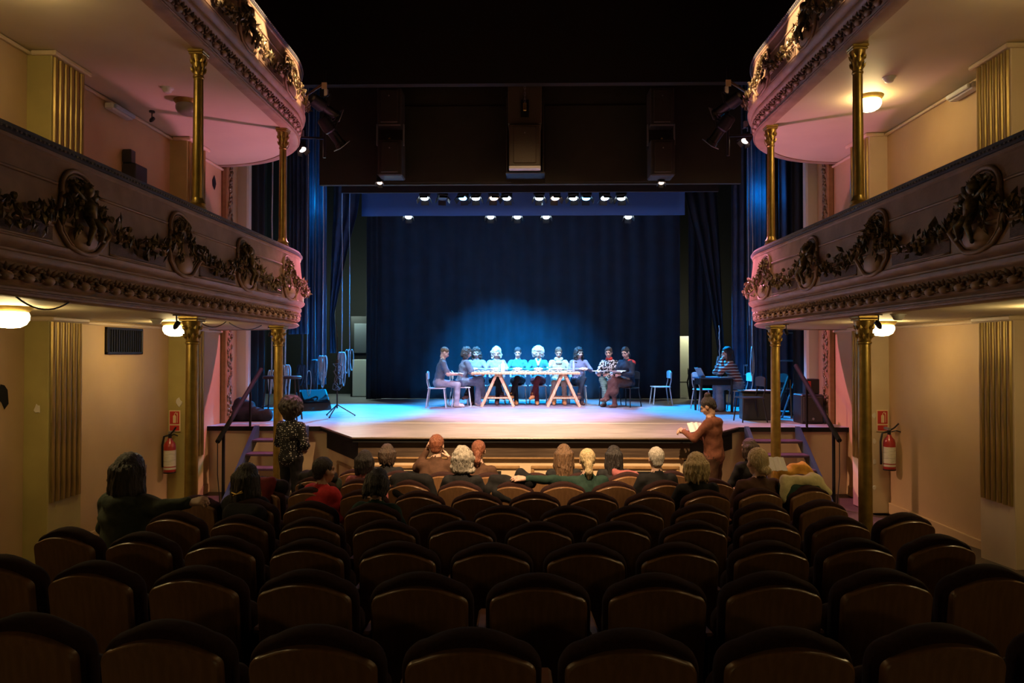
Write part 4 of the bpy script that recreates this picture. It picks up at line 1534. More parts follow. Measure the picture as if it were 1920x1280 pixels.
t.rotation_euler = (0, 0, R(100))
xm = at(1349, 690, 15.1).x
t = thing('microphone', 'grey furry microphone windshield hanging above the desk', 'microphone', (xm, 15.15, at(1349, 705, 15.1).z))
m = MB()
rr = random.Random(4)
m.ell((.0, 0, .26), (.055, .05, .16), 14, 10)
m.ell((-.04, 0, .12), (.05, .05, .12), 14, 10)
for v_ in range(len(m.v)):
    q = m.v[v_]
    m.v[v_] = (q[0] + rr.gauss(0, .007), q[1] + rr.gauss(0, .007), q[2])
m.build('windshield', 'fur_grey', t)
MB().tube([(-.03, 0, 0), (-.03, 0, -.12)], .008, 6).build('stem', 'black_metal', t)
MB().lathe([(.05, -.135), (.05, -.12)], 12, mtx=Matrix.Translation((-.03, 0, .0))).build('foot', 'black_metal', t)
for i, (u, dy, rz) in enumerate(((1342, .12, 30), (1356, -.12, -10), (1368, .0, 15))):
    o = MB().bbox((-.09, -.12, 0), (.09, .12, .01), .003).build('script_sheets', 'paper')
    o.location = (at(u, 705, 15).x, 15.0 + dy, ST + .701)
    o.rotation_euler = (0, 0, R(rz))
    tag(o, 'white script sheets on the desk, %s from the left' % ORD[i], 'papers', 'sheets on the desk')
# spare chairs
chair(at(1240, 745, 16.6).x, 16.7, 92, 'empty white chair standing alone right of the readers')
chair(at(1318, 760, 15.6).x, 15.45, -80, 'empty white chair left of the dark desk')
chair(at(1404, 780, 12.8).x, 12.75, 95, 'dark chair in front of the black lectern', dark=True)
chair(at(1424, 760, 15.3).x, 14.4, 100, 'dark chair behind the black lectern', dark=True)
chair(at(1281, 735, 19.0).x, 19.3, 80, 'dark chair by the pale doorway', dark=True)
# clothes heap at the left stage edge is built with the people below
# ------------------------------------------------------------------ organic surfaces: signed distance -> surface nets


def snets(F, lo, h):
    s = F < 0
    nx, ny, nz = F.shape
    cnt = np.zeros((nx - 1, ny - 1, nz - 1))
    acc = np.zeros((nx - 1, ny - 1, nz - 1, 3))
    base = np.indices((nx - 1, ny - 1, nz - 1)).transpose(1, 2, 3, 0).astype(float)

    def cor(A, d):
        return A[d[0]:nx - 1 + d[0], d[1]:ny - 1 + d[1], d[2]:nz - 1 + d[2]]
    for ax in range(3):
        o = [k for k in range(3) if k != ax]
        for p in (0, 1):
            for q in (0, 1):
                d0 = [0, 0, 0]
                d0[o[0]] = p
                d0[o[1]] = q
                d1 = list(d0)
                d1[ax] = 1
                f0, f1 = cor(F, d0), cor(F, d1)
                ch = (f0 < 0) != (f1 < 0)
                if not ch.any():
                    continue
                t = np.where(ch, f0 / np.where(ch, f0 - f1, 1), 0)
                cnt += ch
                for k in range(3):
                    acc[..., k] += ch * (d0[k] if k != ax else 0)
                acc[..., ax] += t * ch
    m = cnt > 0
    idx = -np.ones(m.shape, int)
    idx[m] = np.arange(m.sum())
    V = (base[m] + acc[m] / cnt[m][:, None]) * h + np.array(lo)
    faces = []
    for ax in range(3):
        o = [(ax + 1) % 3, (ax + 2) % 3]
        sl0 = [slice(None)] * 3
        sl1 = [slice(None)] * 3
        sl0[ax] = slice(0, -1)
        sl1[ax] = slice(1, None)
        a, b = s[tuple(sl0)], s[tuple(sl1)]
        ii = np.argwhere(a != b)
        if len(ii) == 0:
            continue
        ok = (ii[:, o[0]] > 0) & (ii[:, o[1]] > 0) & (ii[:, o[0]] < F.shape[o[0]] - 1) & (ii[:, o[1]] < F.shape[o[1]] - 1)
        ii = ii[ok]
        inside = a[tuple(ii.T)]

        def c(d0, d1):
            q = ii.copy()
            q[:, o[0]] -= d0
            q[:, o[1]] -= d1
            return idx[tuple(q.T)]
        Q = np.stack([c(1, 1), c(0, 1), c(0, 0), c(1, 0)], 1)
        Q[~inside] = Q[~inside][:, ::-1]
        faces.append(Q)
    return V, np.concatenate(faces) if faces else np.zeros((0, 4), int)


class SDF:
    def __init__(self):
        self.pr = []
        self.cut = []

    def cap(self, a, b, ra, rb=None, tag=0, w=None, k=1.0):
        self.pr.append(('c', np.array(a, float), np.array(b, float), ra, ra if rb is None else rb, tag, None if w is None else np.array(w, float), k))
        return self

    def ell(self, c, r, tag=0, rot=None):
        self.pr.append(('e', np.array(c, float), np.array(r, float), tag, None if rot is None else np.array(rot)))
        return self

    def cutell(self, c, r):
        self.cut.append((np.array(c, float), np.array(r, float)))
        return self

    def mesh(self, h, sm=.03, noise=None, below=None):
        los, his = [], []
        for p in self.pr:
            if p[0] == 'c':
                rr = max(p[3], p[4]) * max(1, p[7])
                los.append(np.minimum(p[1], p[2]) - rr)
                his.append(np.maximum(p[1], p[2]) + rr)
            else:
                rr = max(p[2])
                los.append(p[1] - rr)
                his.append(p[1] + rr)
        lo = np.min(los, 0) - 3 * h - .01
        hi = np.max(his, 0) + 3 * h + .01
        n = np.ceil((hi - lo) / h).astype(int) + 1
        F = np.full(n, .5)
        best = np.full(n, 9.)
        T = np.zeros(n, np.int16)
        gx = [lo[k] + h * np.arange(n[k]) for k in range(3)]
        for p, l, q in zip(self.pr, los, his):
            mg = .05 + sm
            i0 = np.maximum(0, np.floor((l - mg - lo) / h).astype(int))
            i1 = np.minimum(n, np.ceil((q + mg - lo) / h).astype(int) + 1)
            sl = tuple(slice(i0[k], i1[k]) for k in range(3))
            P = np.stack(np.meshgrid(*[gx[k][sl[k]] for k in range(3)], indexing='ij'), -1)
            if p[0] == 'c':
                _, a, b, ra, rb, tg, w, k = p
                ab = b - a
                L = max(ab @ ab, 1e-9)
                t = np.clip((P - a) @ ab / L, 0, 1)
                D = P - (a + t[..., None] * ab)
                if w is not None:
                    D = D + ((D @ w) * (1 / k - 1))[..., None] * w
                d = np.linalg.norm(D, axis=-1) - (ra + (rb - ra) * t)
            else:
                _, c, r, tg, rot = p
                D = P - c
                if rot is not None:
                    D = D @ rot
                kk = np.linalg.norm(D / r, axis=-1)
                d = (kk - 1) * min(r) if min(r) == max(r) else kk * (kk - 1) / np.maximum(np.linalg.norm(D / (r * r), axis=-1), 1e-6)
            f = F[sl]
            hh = np.maximum(sm - np.abs(f - d), 0) / sm
            F[sl] = np.minimum(f, d) - hh * hh * sm * .25
            bb = best[sl]
            m = d < bb
            bb[m] = d[m]
            T[sl][m] = tg
        if noise is not None or self.cut or below is not None:
            P = np.stack(np.meshgrid(*gx, indexing='ij'), -1)
            if noise is not None:
                F = F + noise(P)
            for (c, r) in self.cut:
                g = (np.linalg.norm((P - c) / r, axis=-1) - 1) * min(r)
                F = np.maximum(F, -g)
            if below is not None:
                F = np.maximum(F, below - P[..., 2])
        V, Q = snets(F, lo, h)
        ci = np.clip(np.round((V - lo) / h).astype(int), 0, n - 1)
        vt = T[tuple(ci.T)]
        ft = vt[Q[:, 0]]
        return V, Q, ft


def bumps(sd, seed, n, c, r, rb, zmin=-9, ymax=9, tag=0):
    rr = random.Random(seed)
    for i in range(n):
        v = Vector((rr.gauss(0, 1), rr.gauss(0, 1), rr.gauss(0, 1))).normalized()
        p = (c[0] + v.x * r[0], c[1] + v.y * r[1], c[2] + v.z * r[2])
        if p[2] < zmin or p[1] > ymax and p[2] < c[2] + r[2] * .45:
            continue
        q = rr.uniform(.75, 1.15) * rb
        sd.ell(p, (q, q, q), tag)


def org_mesh(name, V, Q, ft, mats, parent=None):
    me = bpy.data.meshes.new(name)
    me.vertices.add(len(V))
    me.vertices.foreach_set('co', np.asarray(V, np.float32).ravel())
    me.loops.add(len(Q) * 4)
    me.loops.foreach_set('vertex_index', Q.ravel().astype(np.int32))
    me.polygons.add(len(Q))
    me.polygons.foreach_set('loop_start', np.arange(0, len(Q) * 4, 4, dtype=np.int32))
    me.polygons.foreach_set('loop_total', np.full(len(Q), 4, np.int32))
    for m in mats:
        me.materials.append(M[m] if isinstance(m, str) else m)
    me.polygons.foreach_set('material_index', ft.astype(np.int32))
    me.polygons.foreach_set('use_smooth', np.ones(len(Q), bool))
    me.update()
    me.validate()
    o = bpy.data.objects.new(name, me)
    C.objects.link(o)
    if parent is not None:
        o.parent = parent
    return o


# shared head: face looks to +y, origin at the head's centre.  tags: 2 skin, 4 lips, 5 eyes, 6 brows
def base_head():
    s = SDF()
    s.ell((0, -.015, .03), (.074, .094, .092), 2)
    s.ell((0, .018, -.03), (.060, .070, .085), 2)
    s.ell((0, .045, -.085), (.032, .034, .028), 2)
    s.cap((0, .082, .012), (0, .104, -.022), .010, .014, 2)
    s.ell((.012, .094, -.028), (.010, .010, .009), 2)
    s.ell((-.012, .094, -.028), (.010, .010, .009), 2)
    s.cap((-.038, .070, .028), (.038, .070, .028), .014, .014, 2)
    for k in (-1, 1):
        s.ell((k * .076, -.005, -.008), (.010, .020, .032), 2)
        s.ell((k * .040, .055, -.030), (.022, .024, .022), 2)
        s.ell((k * .030, .074, .008), (.013, .010, .008), 5)
        s.cap((k * .018, .086, .028), (k * .044, .076, .030), .005, .004, 6)
    s.ell((0, .086, -.056), (.022, .010, .006), 4)
    s.ell((0, .083, -.065), (.019, .010, .006), 4)
    s.cap((0, -.018, -.06), (0, -.012, -.10), .046, .044, 2)
    return s.mesh(.008, .016)


def base_hand(curl):
    """right hand, fingers along +y, palm facing -z, thumb towards -x"""
    s = SDF()
    s.cap((-.018, .02, 0), (-.026, .075, 0), .016, .014, 2)
    s.cap((-.004, .02, 0), (-.006, .080, .002), .016, .014, 2)
    s.cap((.010, .02, 0), (.014, .078, 0), .016, .013, 2)
    s.cap((.018, .02, 0), (.030, .070, -.002), .015, .012, 2)
    s.cap((0, -.02, 0), (0, .02, 0), .022, .020, 2, w=(1, 0, 0), k=1.25)
    for (x, y0, L, r) in ((-.028, .078, .072, .0088), (-.007, .083, .080, .0092), (.015, .080, .073, .0088), (.033, .071, .056, .0078)):
        p = Vector((x, y0, 0))
        a = 0
        for j, fr in enumerate((.45, .32, .23)):
            a += curl * (.6, 1.0, .7)[j]
            q = p + Vector((x * .12, math.cos(a), -math.sin(a))) * (L * fr)
            s.cap(tuple(p), tuple(q), r * (1 - .08 * j), r * (.92 - .08 * j), 2)
            p = q
    p = Vector((-.022, .012, -.006))
    for (dx, dy, dz, L, r) in ((-.75, .55, -.35, .042, .013), (-.45, .8, -.4, .032, .0105), (-.1, .9, -.4, .026, .009)):
        q = p + Vector((dx, dy, dz)).normalized() * L
        s.cap(tuple(p), tuple(q), r, r * .9, 2)
        p = q
    return s.mesh(.0068, .008)


HEAD = base_head()
HAND_REST = base_hand(.35)
HAND_GRIP = base_hand(.95)

SKIN = {}
for nm, c in (('fair', (.62, .40, .30)), ('tan', (.46, .28, .19)), ('brown', (.30, .17, .11))):
    mat('skin_' + nm, c, tuple(x * .9 for x in c), 20, rough=.5)
mat('lips', (.42, .16, .14), rough=.4)
mat('eyes', (.05, .04, .04), rough=.2)


def hairmat(name, c, c2):
    return mat('hair_' + name, c, c2, 70, rough=.5, bump=.9, bscale=130, stretch=(1, 1, .18), spec=.6)


hairmat('black', (.012, .010, .010), (.028, .022, .020))
hairmat('dark', (.035, .022, .015), (.075, .045, .028))
hairmat('brown', (.10, .055, .028), (.20, .11, .055))
hairmat('auburn', (.16, .045, .022), (.26, .09, .045))
hairmat('blond', (.50, .36, .17), (.74, .60, .36))
hairmat('grey', (.30, .27, .22), (.55, .50, .42))
hairmat('white', (.55, .50, .42), (.78, .73, .64))


def cl(name, c, c2=None, **kw):
    kw.setdefault('rough', .85)
    kw.setdefault('scale', 30)
    kw.setdefault('bump', .35)
    kw.setdefault('bscale', 14)
    kw.setdefault('spec', .25)
    return mat('cloth_' + name, c, c2 if c2 else tuple(x * .8 for x in c), kw.pop('scale'), **kw)


cl('slate', (.13, .15, .19))
cl('charcoal', (.06, .065, .08))
cl('greyblue', (.30, .32, .42))
cl('jeans', (.14, .19, .28), (.22, .27, .36), scale=14)
cl('jeans_grey', (.24, .25, .29), (.33, .34, .38), scale=10)
cl('black', (.014, .014, .015))
cl('teal', (.03, .22, .26))
cl('wine', (.13, .03, .04))
cl('cream', (.62, .60, .48))
cl('beige', (.45, .38, .30))
cl('mauve', (.24, .20, .28))
cl('navy', (.020, .028, .045))
cl('skirt_brown', (.10, .055, .042))
cl('red', (.42, .022, .028))
cl('scarlet', (.62, .05, .04))
cl('parka', (.060, .075, .055), (.045, .058, .042))
cl('darkgreen', (.02, .05, .038))
cl('brownhood', (.17, .062, .035))
cl('darkbrown', (.075, .036, .02))
cl('tanshoe', (.50, .27, .08))
cl('paleshoe', (.55, .5, .45))
cl('boot', (.12, .07, .05))
cl('pinkish', (.32, .10, .10))
cl('yellow', (.62, .33, .05), (.52, .27, .04))
cl('palecoat', (.66, .60, .34), (.58, .52, .28))
cl('maroon', (.12, .012, .014))
cl('stripes', (.55, .50, .48), (.14, .022, .022), scale=5.2, kind='wave', lo=.49, hi=.51, bump=.2)
cl('leopard', (.02, .02, .022), (.62, .62, .62), scale=28, kind='noise', lo=.49, hi=.53, detail=0.0)
cl('zigzag', (.03, .05, .045), (.16, .34, .28), scale=11, kind='wave', lo=.42, hi=.58)
cl('dots', (.62, .62, .60), (.014, .014, .016), scale=36, kind='voronoi', lo=.22, hi=.28, bump=.1)
for k_ in ('dots',):
    M['cloth_dots'].node_tree.nodes['Voronoi Texture'].inputs['Randomness'].default_value = .55


def hair_mesh(style, seed):
    s = SDF()
    h = .011
    noise = None
    below = None
    s.ell((0, -.020, .042), (.084, .100, .094))
    if style in ('buzz',):
        s = SDF()
        s.ell((0, -.020, .040), (.078, .098, .092))
        below = -.015
    elif style == 'short':
        s.cap((0, -.06, .0), (0, -.065, -.04), .055, .045, w=(1, 0, 0), k=1.3)
        below = -.075
    elif style in ('bob', 'bobcurl'):
        for k in (-1, 1):
            s.cap((k * .070, -.02, .03), (k * .082, -.015, -.085), .034, .026)
            s.cap((k * .055, -.075, .02), (k * .060, -.07, -.10), .045, .030)
        s.cap((0, -.09, .02), (0, -.085, -.10), .05, .035, w=(1, 0, 0), k=1.5)
    elif style in ('long', 'longcurl'):
        for k in (-1, 1):
            s.cap((k * .068, -.025, .03), (k * .085, -.02, -.12), .034, .034)
            s.cap((k * .085, -.02, -.12), (k * .095, .01, -.26), .034, .018)
            s.cap((k * .05, -.075, .02), (k * .065, -.085, -.24), .05, .036)
        s.cap((0, -.09, .02), (0, -.10, -.27), .05, .04, w=(1, 0, 0), k=1.6)
    elif style == 'big':
        s.ell((0, -.03, .035), (.125, .115, .115))
        for k in (-1, 1):
            s.cap((k * .085, -.02, .02), (k * .098, -.015, -.085), .045, .036)
        s.cap((0, -.085, .02), (0, -.09, -.10), .06, .05, w=(1, 0, 0), k=1.5)
    elif style == 'afro':
        s.ell((0, -.035, .045), (.150, .145, .145))
        s.cap((0, -.07, 0), (0, -.07, -.08), .10, .08, w=(1, 0, 0), k=1.2)
    elif style == 'bun':
        s.ell((0, -.06, .145), (.045, .045, .038))
        s.cap((0, -.07, .0), (0, -.075, -.03), .05, .04, w=(1, 0, 0), k=1.3)
        below = -.07
    elif style == 'lowbun':
        s.cap((0, -.07, .0), (0, -.085, -.04), .055, .04, w=(1, 0, 0), k=1.3)
        s.ell((0.02, -.115, -.055), (.050, .035, .040))
    elif style == 'pony':
        s.cap((0, -.07, .0), (0, -.085, -.03), .055, .04, w=(1, 0, 0), k=1.3)
        s.cap((0, -.112, -.02), (0, -.125, -.10), .036, .040)
        s.cap((0, -.125, -.10), (0, -.115, -.17), .040, .018)
    if style in ('bobcurl', 'longcurl'):
        bumps(s, seed, 130, (0, -.025, .03), (.088, .10, .098), .020, -.06, .03)
        rr = random.Random(seed)
        for i in range(70 if style == 'bobcurl' else 120):
            k = rr.choice((-1, 1))
            z = rr.uniform(-.12 if style == 'bobcurl' else -.27, .02)
            s.ell((k * (.085 + rr.gauss(0, .012)), -.02 + rr.gauss(0, .03), z), (.021, .021, .021))
    if style == 'big':
        bumps(s, seed, 260, (0, -.03, .03), (.128, .118, .118), .021, -.12, .05)
        rr = random.Random(seed)
        for i in range(60):
            k = rr.choice((-1, 1))
            s.ell((k * (.10 + rr.gauss(0, .014)), -.02 + rr.gauss(0, .03), rr.uniform(-.11, .02)), (.02, .02, .02))
    if style == 'afro':
        bumps(s, seed, 420, (0, -.035, .04), (.150, .145, .145), .019, -.14, .08)
    # open the face
    s.cutell((0, .115, -.045), (.062, .085, .095))
    if style in ('buzz', 'short', 'bun', 'lowbun', 'pony'):
        s.cutell((0, .10, .0), (.070, .060, .075))
        for k in (-1, 1):
            s.cutell((k * .085, .02, -.04), (.025, .04, .05))
    if style in ('long', 'bob', 'pony'):
        rr = random.Random(seed + 5)
        zl = {'long': -.27, 'bob': -.11, 'pony': -.03}[style]
        for i in range(46 if style != 'pony' else 0):
            a = rr.uniform(-2.5, 2.5)
            rx_, ry_ = .092 + rr.gauss(0, .005), .105 + rr.gauss(0, .006)
            q = Vector((math.sin(a) * rx_, -.02 - math.cos(a) * ry_, .02))
            if q.y > .02:
                continue
            e = Vector((q.x * rr.uniform(.85, 1.12), q.y * rr.uniform(.85, 1.05) - .005, zl + rr.uniform(-.05, .04)))
            s.cap(tuple(q), tuple((q + e) / 2 + Vector((rr.gauss(0, .008), rr.gauss(0, .008), 0))), .015, .016)
            s.cap(tuple((q + e) / 2), tuple(e), .016, .007)
    if noise is None and style != 'buzz':
        noise = lambda P: .0035 * np.sin(np.arctan2(P[..., 0], P[..., 1] + .02) * 24 + 9 * P[..., 2] + 2 * np.sin(P[..., 2] * 31 + seed)) + .002 * np.sin(np.arctan2(P[..., 0], P[..., 1] + .02) * 41 - 14 * P[..., 2] + seed)
    return s.mesh(.0095, .014, noise=noise, below=below)


def place(V, mtx):
    A = np.array(mtx)
    return V @ A[:3, :3].T + A[:3, 3]


def person(label, loc, face, top='slate', bot='black', shoe='black', skin='fair', hair='short', hcol='brown', pose='sit', S=.46, lean=.04,
           head=(0, 0, 0), arms=None, legs='flat', sleeve='long', bulk=1.0, sc=1.0, grip=True, hem=None, hood=False, skirt=False, seed=1, res=.017, flare=0.0, hscale=1.0):
    """one seated or standing figure; local +y is where the body faces, origin on the floor under the pelvis"""
    t = thing('person', label, 'person', loc, R(face), 'people on the stage' if loc[2] >= ST - .01 else 'people in the hall')
    sd = SDF()
    X = (1, 0, 0)
    TOP, BOT, SK, SH = 0, 1, 2, 3
    if pose == 'sit':
        pel = Vector((0, 0, S + .10))
    else:
        pel = Vector((0, 0, .93))
    B = pel.z - .10
    wa = Vector((0, lean * .35, B + .26))
    ch = Vector((0, lean * .75, B + .43))
    nb = Vector((0, lean, B + .575))
    hc = Vector((0, lean + .035, B + .745))
    if hem is None:
        hem = TOP
    sd.cap(pel + Vector((0, 0, -.01)), wa, .118 * bulk, .105 * bulk, BOT if hem != TOP else TOP, X, 1.32)
    sd.cap(pel + Vector((0, -.01, -.02)), pel + Vector((0, .03, -.02)), .112, .112, BOT, X, 1.42)
    sd.cap(wa, ch, .105 * bulk, .118 * bulk, TOP, X, 1.34)
    sd.cap(ch, nb + Vector((0, -.01, -.04)), .115 * bulk, .065, TOP, X, 1.45)
    sd.cap(nb + Vector((-.145, 0, -.055)), nb + Vector((.145, 0, -.055)), .058 * bulk, .058 * bulk, TOP)
    sd.cap(nb + Vector((0, -.01, -.03)), hc + Vector((0, -.03, -.07)), .053, .050, SK)
    sd.cap(nb + Vector((0, -.012, -.035)), nb + Vector((0, -.006, .005)), .072, .060, TOP)
    if hood:
        sd.cap(nb + Vector((-.07, -.085, -.03)), nb + Vector((.07, -.085, -.03)), .06, .06, TOP)
        sd.cap(nb + Vector((0, -.10, -.06)), nb + Vector((0, -.11, -.13)), .06, .035, TOP, X, 1.5)
    # arms
    if arms is None:
        arms = 'lap'
    if isinstance(arms, str):
        if arms == 'lap':
            A = {-1: ((-.25, lean + .06, B + .30), (-.11, lean + .27, B + .22)), 1: ((.25, lean + .06, B + .30), (.11, lean + .27, B + .22))}
        elif arms == 'table':
            A = {-1: ((-.27, lean + .10, B + .33), (-.10, lean + .32, B + .37)), 1: ((.27, lean + .10, B + .33), (.10, lean + .32, B + .37))}
        elif arms == 'book':
            A = {-1: ((-.24, lean + .10, B + .28), (-.13, lean + .31, B + .27)), 1: ((.24, lean + .10, B + .28), (.13, lean + .31, B + .27))}
        else:
            A = {-1: ((-.25, lean - .02, B + .28), (-.24, lean + .06, B + .03)), 1: ((.25, lean - .02, B + .28), (.24, lean + .06, B + .03))}
    else:
        A = arms
    hands = []
    for k in (-1, 1):
        sh = nb + Vector((k * .165, 0, -.06))
        el, wr = Vector(A[k][0]), Vector(A[k][1])
        sd.cap(sh, el, .060 * bulk, .047 * bulk, TOP)
        if sleeve == 'long':
            sd.cap(el, wr, .046 * bulk, .034 * bulk, TOP)
        else:
            m = sh.lerp(el, .75)
            sd.cap(sh, m, .066 * bulk, .064 * bulk, TOP)
            sd.pr[-2] = ('c', np.array(m), np.array(el), .044, .040, SK, None, 1.0)
            sd.cap(el, wr, .040, .029, SK)
        hands.append((k, el, wr))
    # legs
    if pose == 'sit':
        kz = S + .04
        if legs == 'flat':
            LG = {-1: ((-.11, .42, kz), (-.12, .40, .09), (-.13, .54)), 1: ((.11, .42, kz), (.12, .40, .09), (.13, .54))}
        elif legs == 'cross':       # right over left
            LG = {-1: ((-.06, .43, kz), (-.03, .40, .09), (-.03, .54)), 1: ((-.01, .46, kz + .11), (-.14, .55, .24), (-.19, .66))}
        elif legs == 'crossr':
            LG = {1: ((.06, .43, kz), (.03, .40, .09), (.03, .54)), -1: ((.01, .46, kz + .11), (.14, .55, .24), (.19, .66))}
        else:
            LG = legs
        hip = S + .085
    else:
        LG = legs if isinstance(legs, dict) else {-1: ((-.10, .02, .50), (-.11, -.01, .09), (-.13, .13)), 1: ((.10, .0, .50), (.11, -.03, .09), (.13, .11))}
        hip = .90
    for k in (-1, 1):
        kn, an, toe = LG[k]
        sd.cap((k * .09, 0, hip), kn, .090, .068, BOT)
        sd.cap(kn, an, .064 + flare * .3, .046 + flare, BOT)
        z = an[2] - .045
        tz = .035 if an[2] < .12 else an[2] - .075
        dx = Vector((toe[0] - an[0], toe[1] - an[1], 0))
        heel = Vector((an[0], an[1], an[2])) - dx.normalized() * .03
        sd.cap((heel.x, heel.y, z), (toe[0], toe[1], tz), .043, .036, SH)
        sd.cap((an[0], an[1], an[2] + .02), (an[0], an[1], z), .043, .043, SH)
    if skirt:
        k0, k1 = Vector(LG[-1][0]), Vector(LG[1][0])
        sd.cap(k0, k1, .085, .085, BOT)
        sd.cap((k0 + k1) / 2, (k0 + k1) / 2 + Vector((0, .0, -.20)), .10, .11, BOT, X, 1.2)
        sd.cap((0, .1, S + .09), (k0 + k1) / 2, .12, .11, BOT, X, 1.3)
    fold = lambda P: .0045 * np.sin(P[..., 2] * 46 + 3 * np.sin(P[..., 0] * 17 + seed)) * np.sin(P[..., 1] * 23 + P[..., 0] * 11 + seed * 2)
    V, Q, ft = sd.mesh(res, .035, noise=fold)
    VV, QQ, FF = [V], [Q], [ft]
    off = len(V)
    # head
    hm = Matrix.Translation(hc) @ Euler((R(head[0]), R(head[2]), R(head[1])), 'ZYX').to_matrix().to_4x4() @ Matrix.Scale(hscale, 4)
    hv = place(HEAD[0], hm)
    VV.append(hv)
    QQ.append(HEAD[1] + off)
    FF.append(HEAD[2])
    off += len(hv)
    for (k, el, wr) in hands:
        g = HAND_GRIP if grip else HAND_REST
        d = (wr - el).normalized()
        y = d
        up = Vector((0, 0, 1)) if abs(d.z) < .9 else Vector((0, -1, 0))
        x = y.cross(up).normalized()
        z = x.cross(y)
        mt = Matrix((x, y, z)).transposed().to_4x4()
        mt = Matrix.Translation(wr + d * .025) @ mt @ Matrix.Rotation(R(35 * k), 4, 'Y') @ Matrix.Diagonal((float(-k) if True else 1, 1, 1, 1)) @ Matrix.Diagonal((-1, 1, 1, 1))
        hv = place(g[0], mt)
        VV.append(hv)
        q = g[1] if k > 0 else g[1][:, ::-1]
        QQ.append(q + off)
        FF.append(g[2])
        off += len(hv)
    b = org_mesh('body', np.concatenate(VV), np.concatenate(QQ), np.concatenate(FF),
                 ['cloth_' + top, 'cloth_' + bot, 'skin_' + skin, 'cloth_' + shoe, 'lips', 'eyes', 'hair_' + hcol], t)
    hV, hQ, hF = hair_mesh(hair, seed)
    o = org_mesh('hair', place(hV, hm), hQ, hF, ['hair_' + hcol], t)
    t.scale = (sc, sc, sc)
    t['_hc'] = 0
    del t['_hc']
    return t, nb, hc


def blob(name, label, cat, prims, m, h=.02, sm=.05, loc=(0, 0, 0), rz=0, amp=.012, fr=18, seed=1, group=None):
    s = SDF()
    for p in prims:
        if len(p) == 2:
            s.ell(p[0], p[1])
        else:
            s.cap(*p)
    noise = lambda P: amp * (np.sin(P[..., 0] * fr + 2.3 * np.sin(P[..., 2] * fr * .6 + seed)) * np.sin(P[..., 1] * fr * .8 + P[..., 2] * fr * .5 + seed * 1.7)
                             + .5 * np.sin(P[..., 0] * fr * 2.1 - P[..., 1] * fr * 1.3 + seed))
    V, Q, ft = s.mesh(h, sm, noise=noise)
    o = org_mesh(name, V, Q, ft * 0, [m])
    o.location = loc
    o.rotation_euler = (0, 0, rz)
    return tag(o, label, cat, group)


def sx(u, v, y):
    return at(u, v, y).x


# ------------------------------------------------------------------ the readers on the stage
Y2 = 17.08
x = sx(818, 730, 15.8)
chair(x, 15.95, -88, 'white chair of the young man at the left end')
person('young man in grey T-shirt sitting sideways at the left end with a script', (x + .03, 15.95, ST), -82, 'slate', 'jeans_grey', 'paleshoe', hair='buzz', hcol='brown', lean=.10, head=(-28, 0, 0),
       arms='book', sleeve='short', legs='flat', seed=11, flare=.012)
booklet(x + .46, 15.93, ST + .74, R(0), 'open script held by the young man at the left end', .13, .24)
x = sx(862, 720, 16.2)
chair(x, 16.35, -75, 'white chair of the woman leaning on the left end of the table')
person('woman in dark grey T-shirt leaning towards the left end of the table', (x + .02, 16.35, ST), -70, 'slate', 'jeans', 'paleshoe', hair='bobcurl', hcol='dark', lean=.10, head=(-24, -10, 0),
       arms='book', sleeve='short', legs='cross', seed=12, flare=.03)
for i, (u, y, kw) in enumerate((
        (895, Y2, dict(label='woman with long wavy hair behind the left end of the table', top='greyblue', bot='black', shoe='boot', hair='longcurl', hcol='dark', legs='crossr', head=(-16, 8, 0))),
        (931, Y2 - .02, dict(label='woman with grey-blond bob in a grey sweater behind the table', top='greyblue', bot='black', shoe='boot', hair='bobcurl', hcol='white', legs='cross', head=(-24, 0, 0), hscale=1.05)),
        (971, Y2 + .02, dict(label='woman in teal sweatshirt with white print and dark fringe', top='teal', bot='black', shoe='tanshoe', hair='pony', hcol='black', legs='crossr', head=(-22, 0, 0))),
        (1009, Y2, dict(label='woman with big pale curly hair in a teal cardigan', top='teal', bot='wine', shoe='tanshoe', hair='big', hcol='white', legs='crossr', head=(-22, 0, 0))),
        (1047, Y2, dict(label='woman with pinned-up hair in a cream cowl sweater', top='cream', bot='beige', shoe='tanshoe', hair='lowbun', hcol='brown', legs='flat', head=(-24, 0, 0))),
        (1083, Y2 - .05, dict(label='woman with long dark curls in a mauve jacket at the right end of the table', top='mauve', bot='navy', shoe='boot', hair='longcurl', hcol='black', legs='crossr', head=(-14, 14, 0))))):
    lab = kw.pop('label')
    xx = sx(u, 720, y)
    t, nb, hc = person(lab, (xx, y, ST), 180 + (-8 if i == 0 else 14 if i == 5 else 0), arms='table', lean=.09, seed=20 + i, **kw)
    chair(xx, y + .02, 180, 'white chair under the %s' % lab.split(' behind')[0].split(' in ')[0])
    if i == 2:
        m = MB()
        rr = random.Random(2)
        for k in range(6):
            m.tube([(-.09 + k * .03 + .012 * math.sin(q), .165 + .004 * math.cos(q), .86 + .02 * math.cos(q * 1.3 + k)) for q in [j * .9 for j in range(6)]], .006, 5)
        m.build('shirt_lettering', 'paper', t)
    if i == 3:
        o = org_mesh('collar', *SDF().cap(nb + Vector((-.05, .02, .03)), nb + Vector((0, .10, -.12)), .03, .022).cap(nb + Vector((.05, .02, .03)), nb + Vector((0, .10, -.12)), .03, .022).mesh(.012, .02), ['cloth_paleshoe'], t)
    if i == 4:
        o = org_mesh('cowl_collar', *SDF().cap(nb + Vector((-.06, .03, .02)), nb + Vector((.06, .03, .02)), .05, .05).cap(nb + Vector((-.04, .08, -.06)), nb + Vector((.04, .08, -.06)), .04, .04).mesh(.012, .03), ['cloth_cream'], t)
x = sx(1141, 730, 16.5)
chair(x + .04, 16.55, 160, 'dark chair under the woman in the black and white top', dark=True)
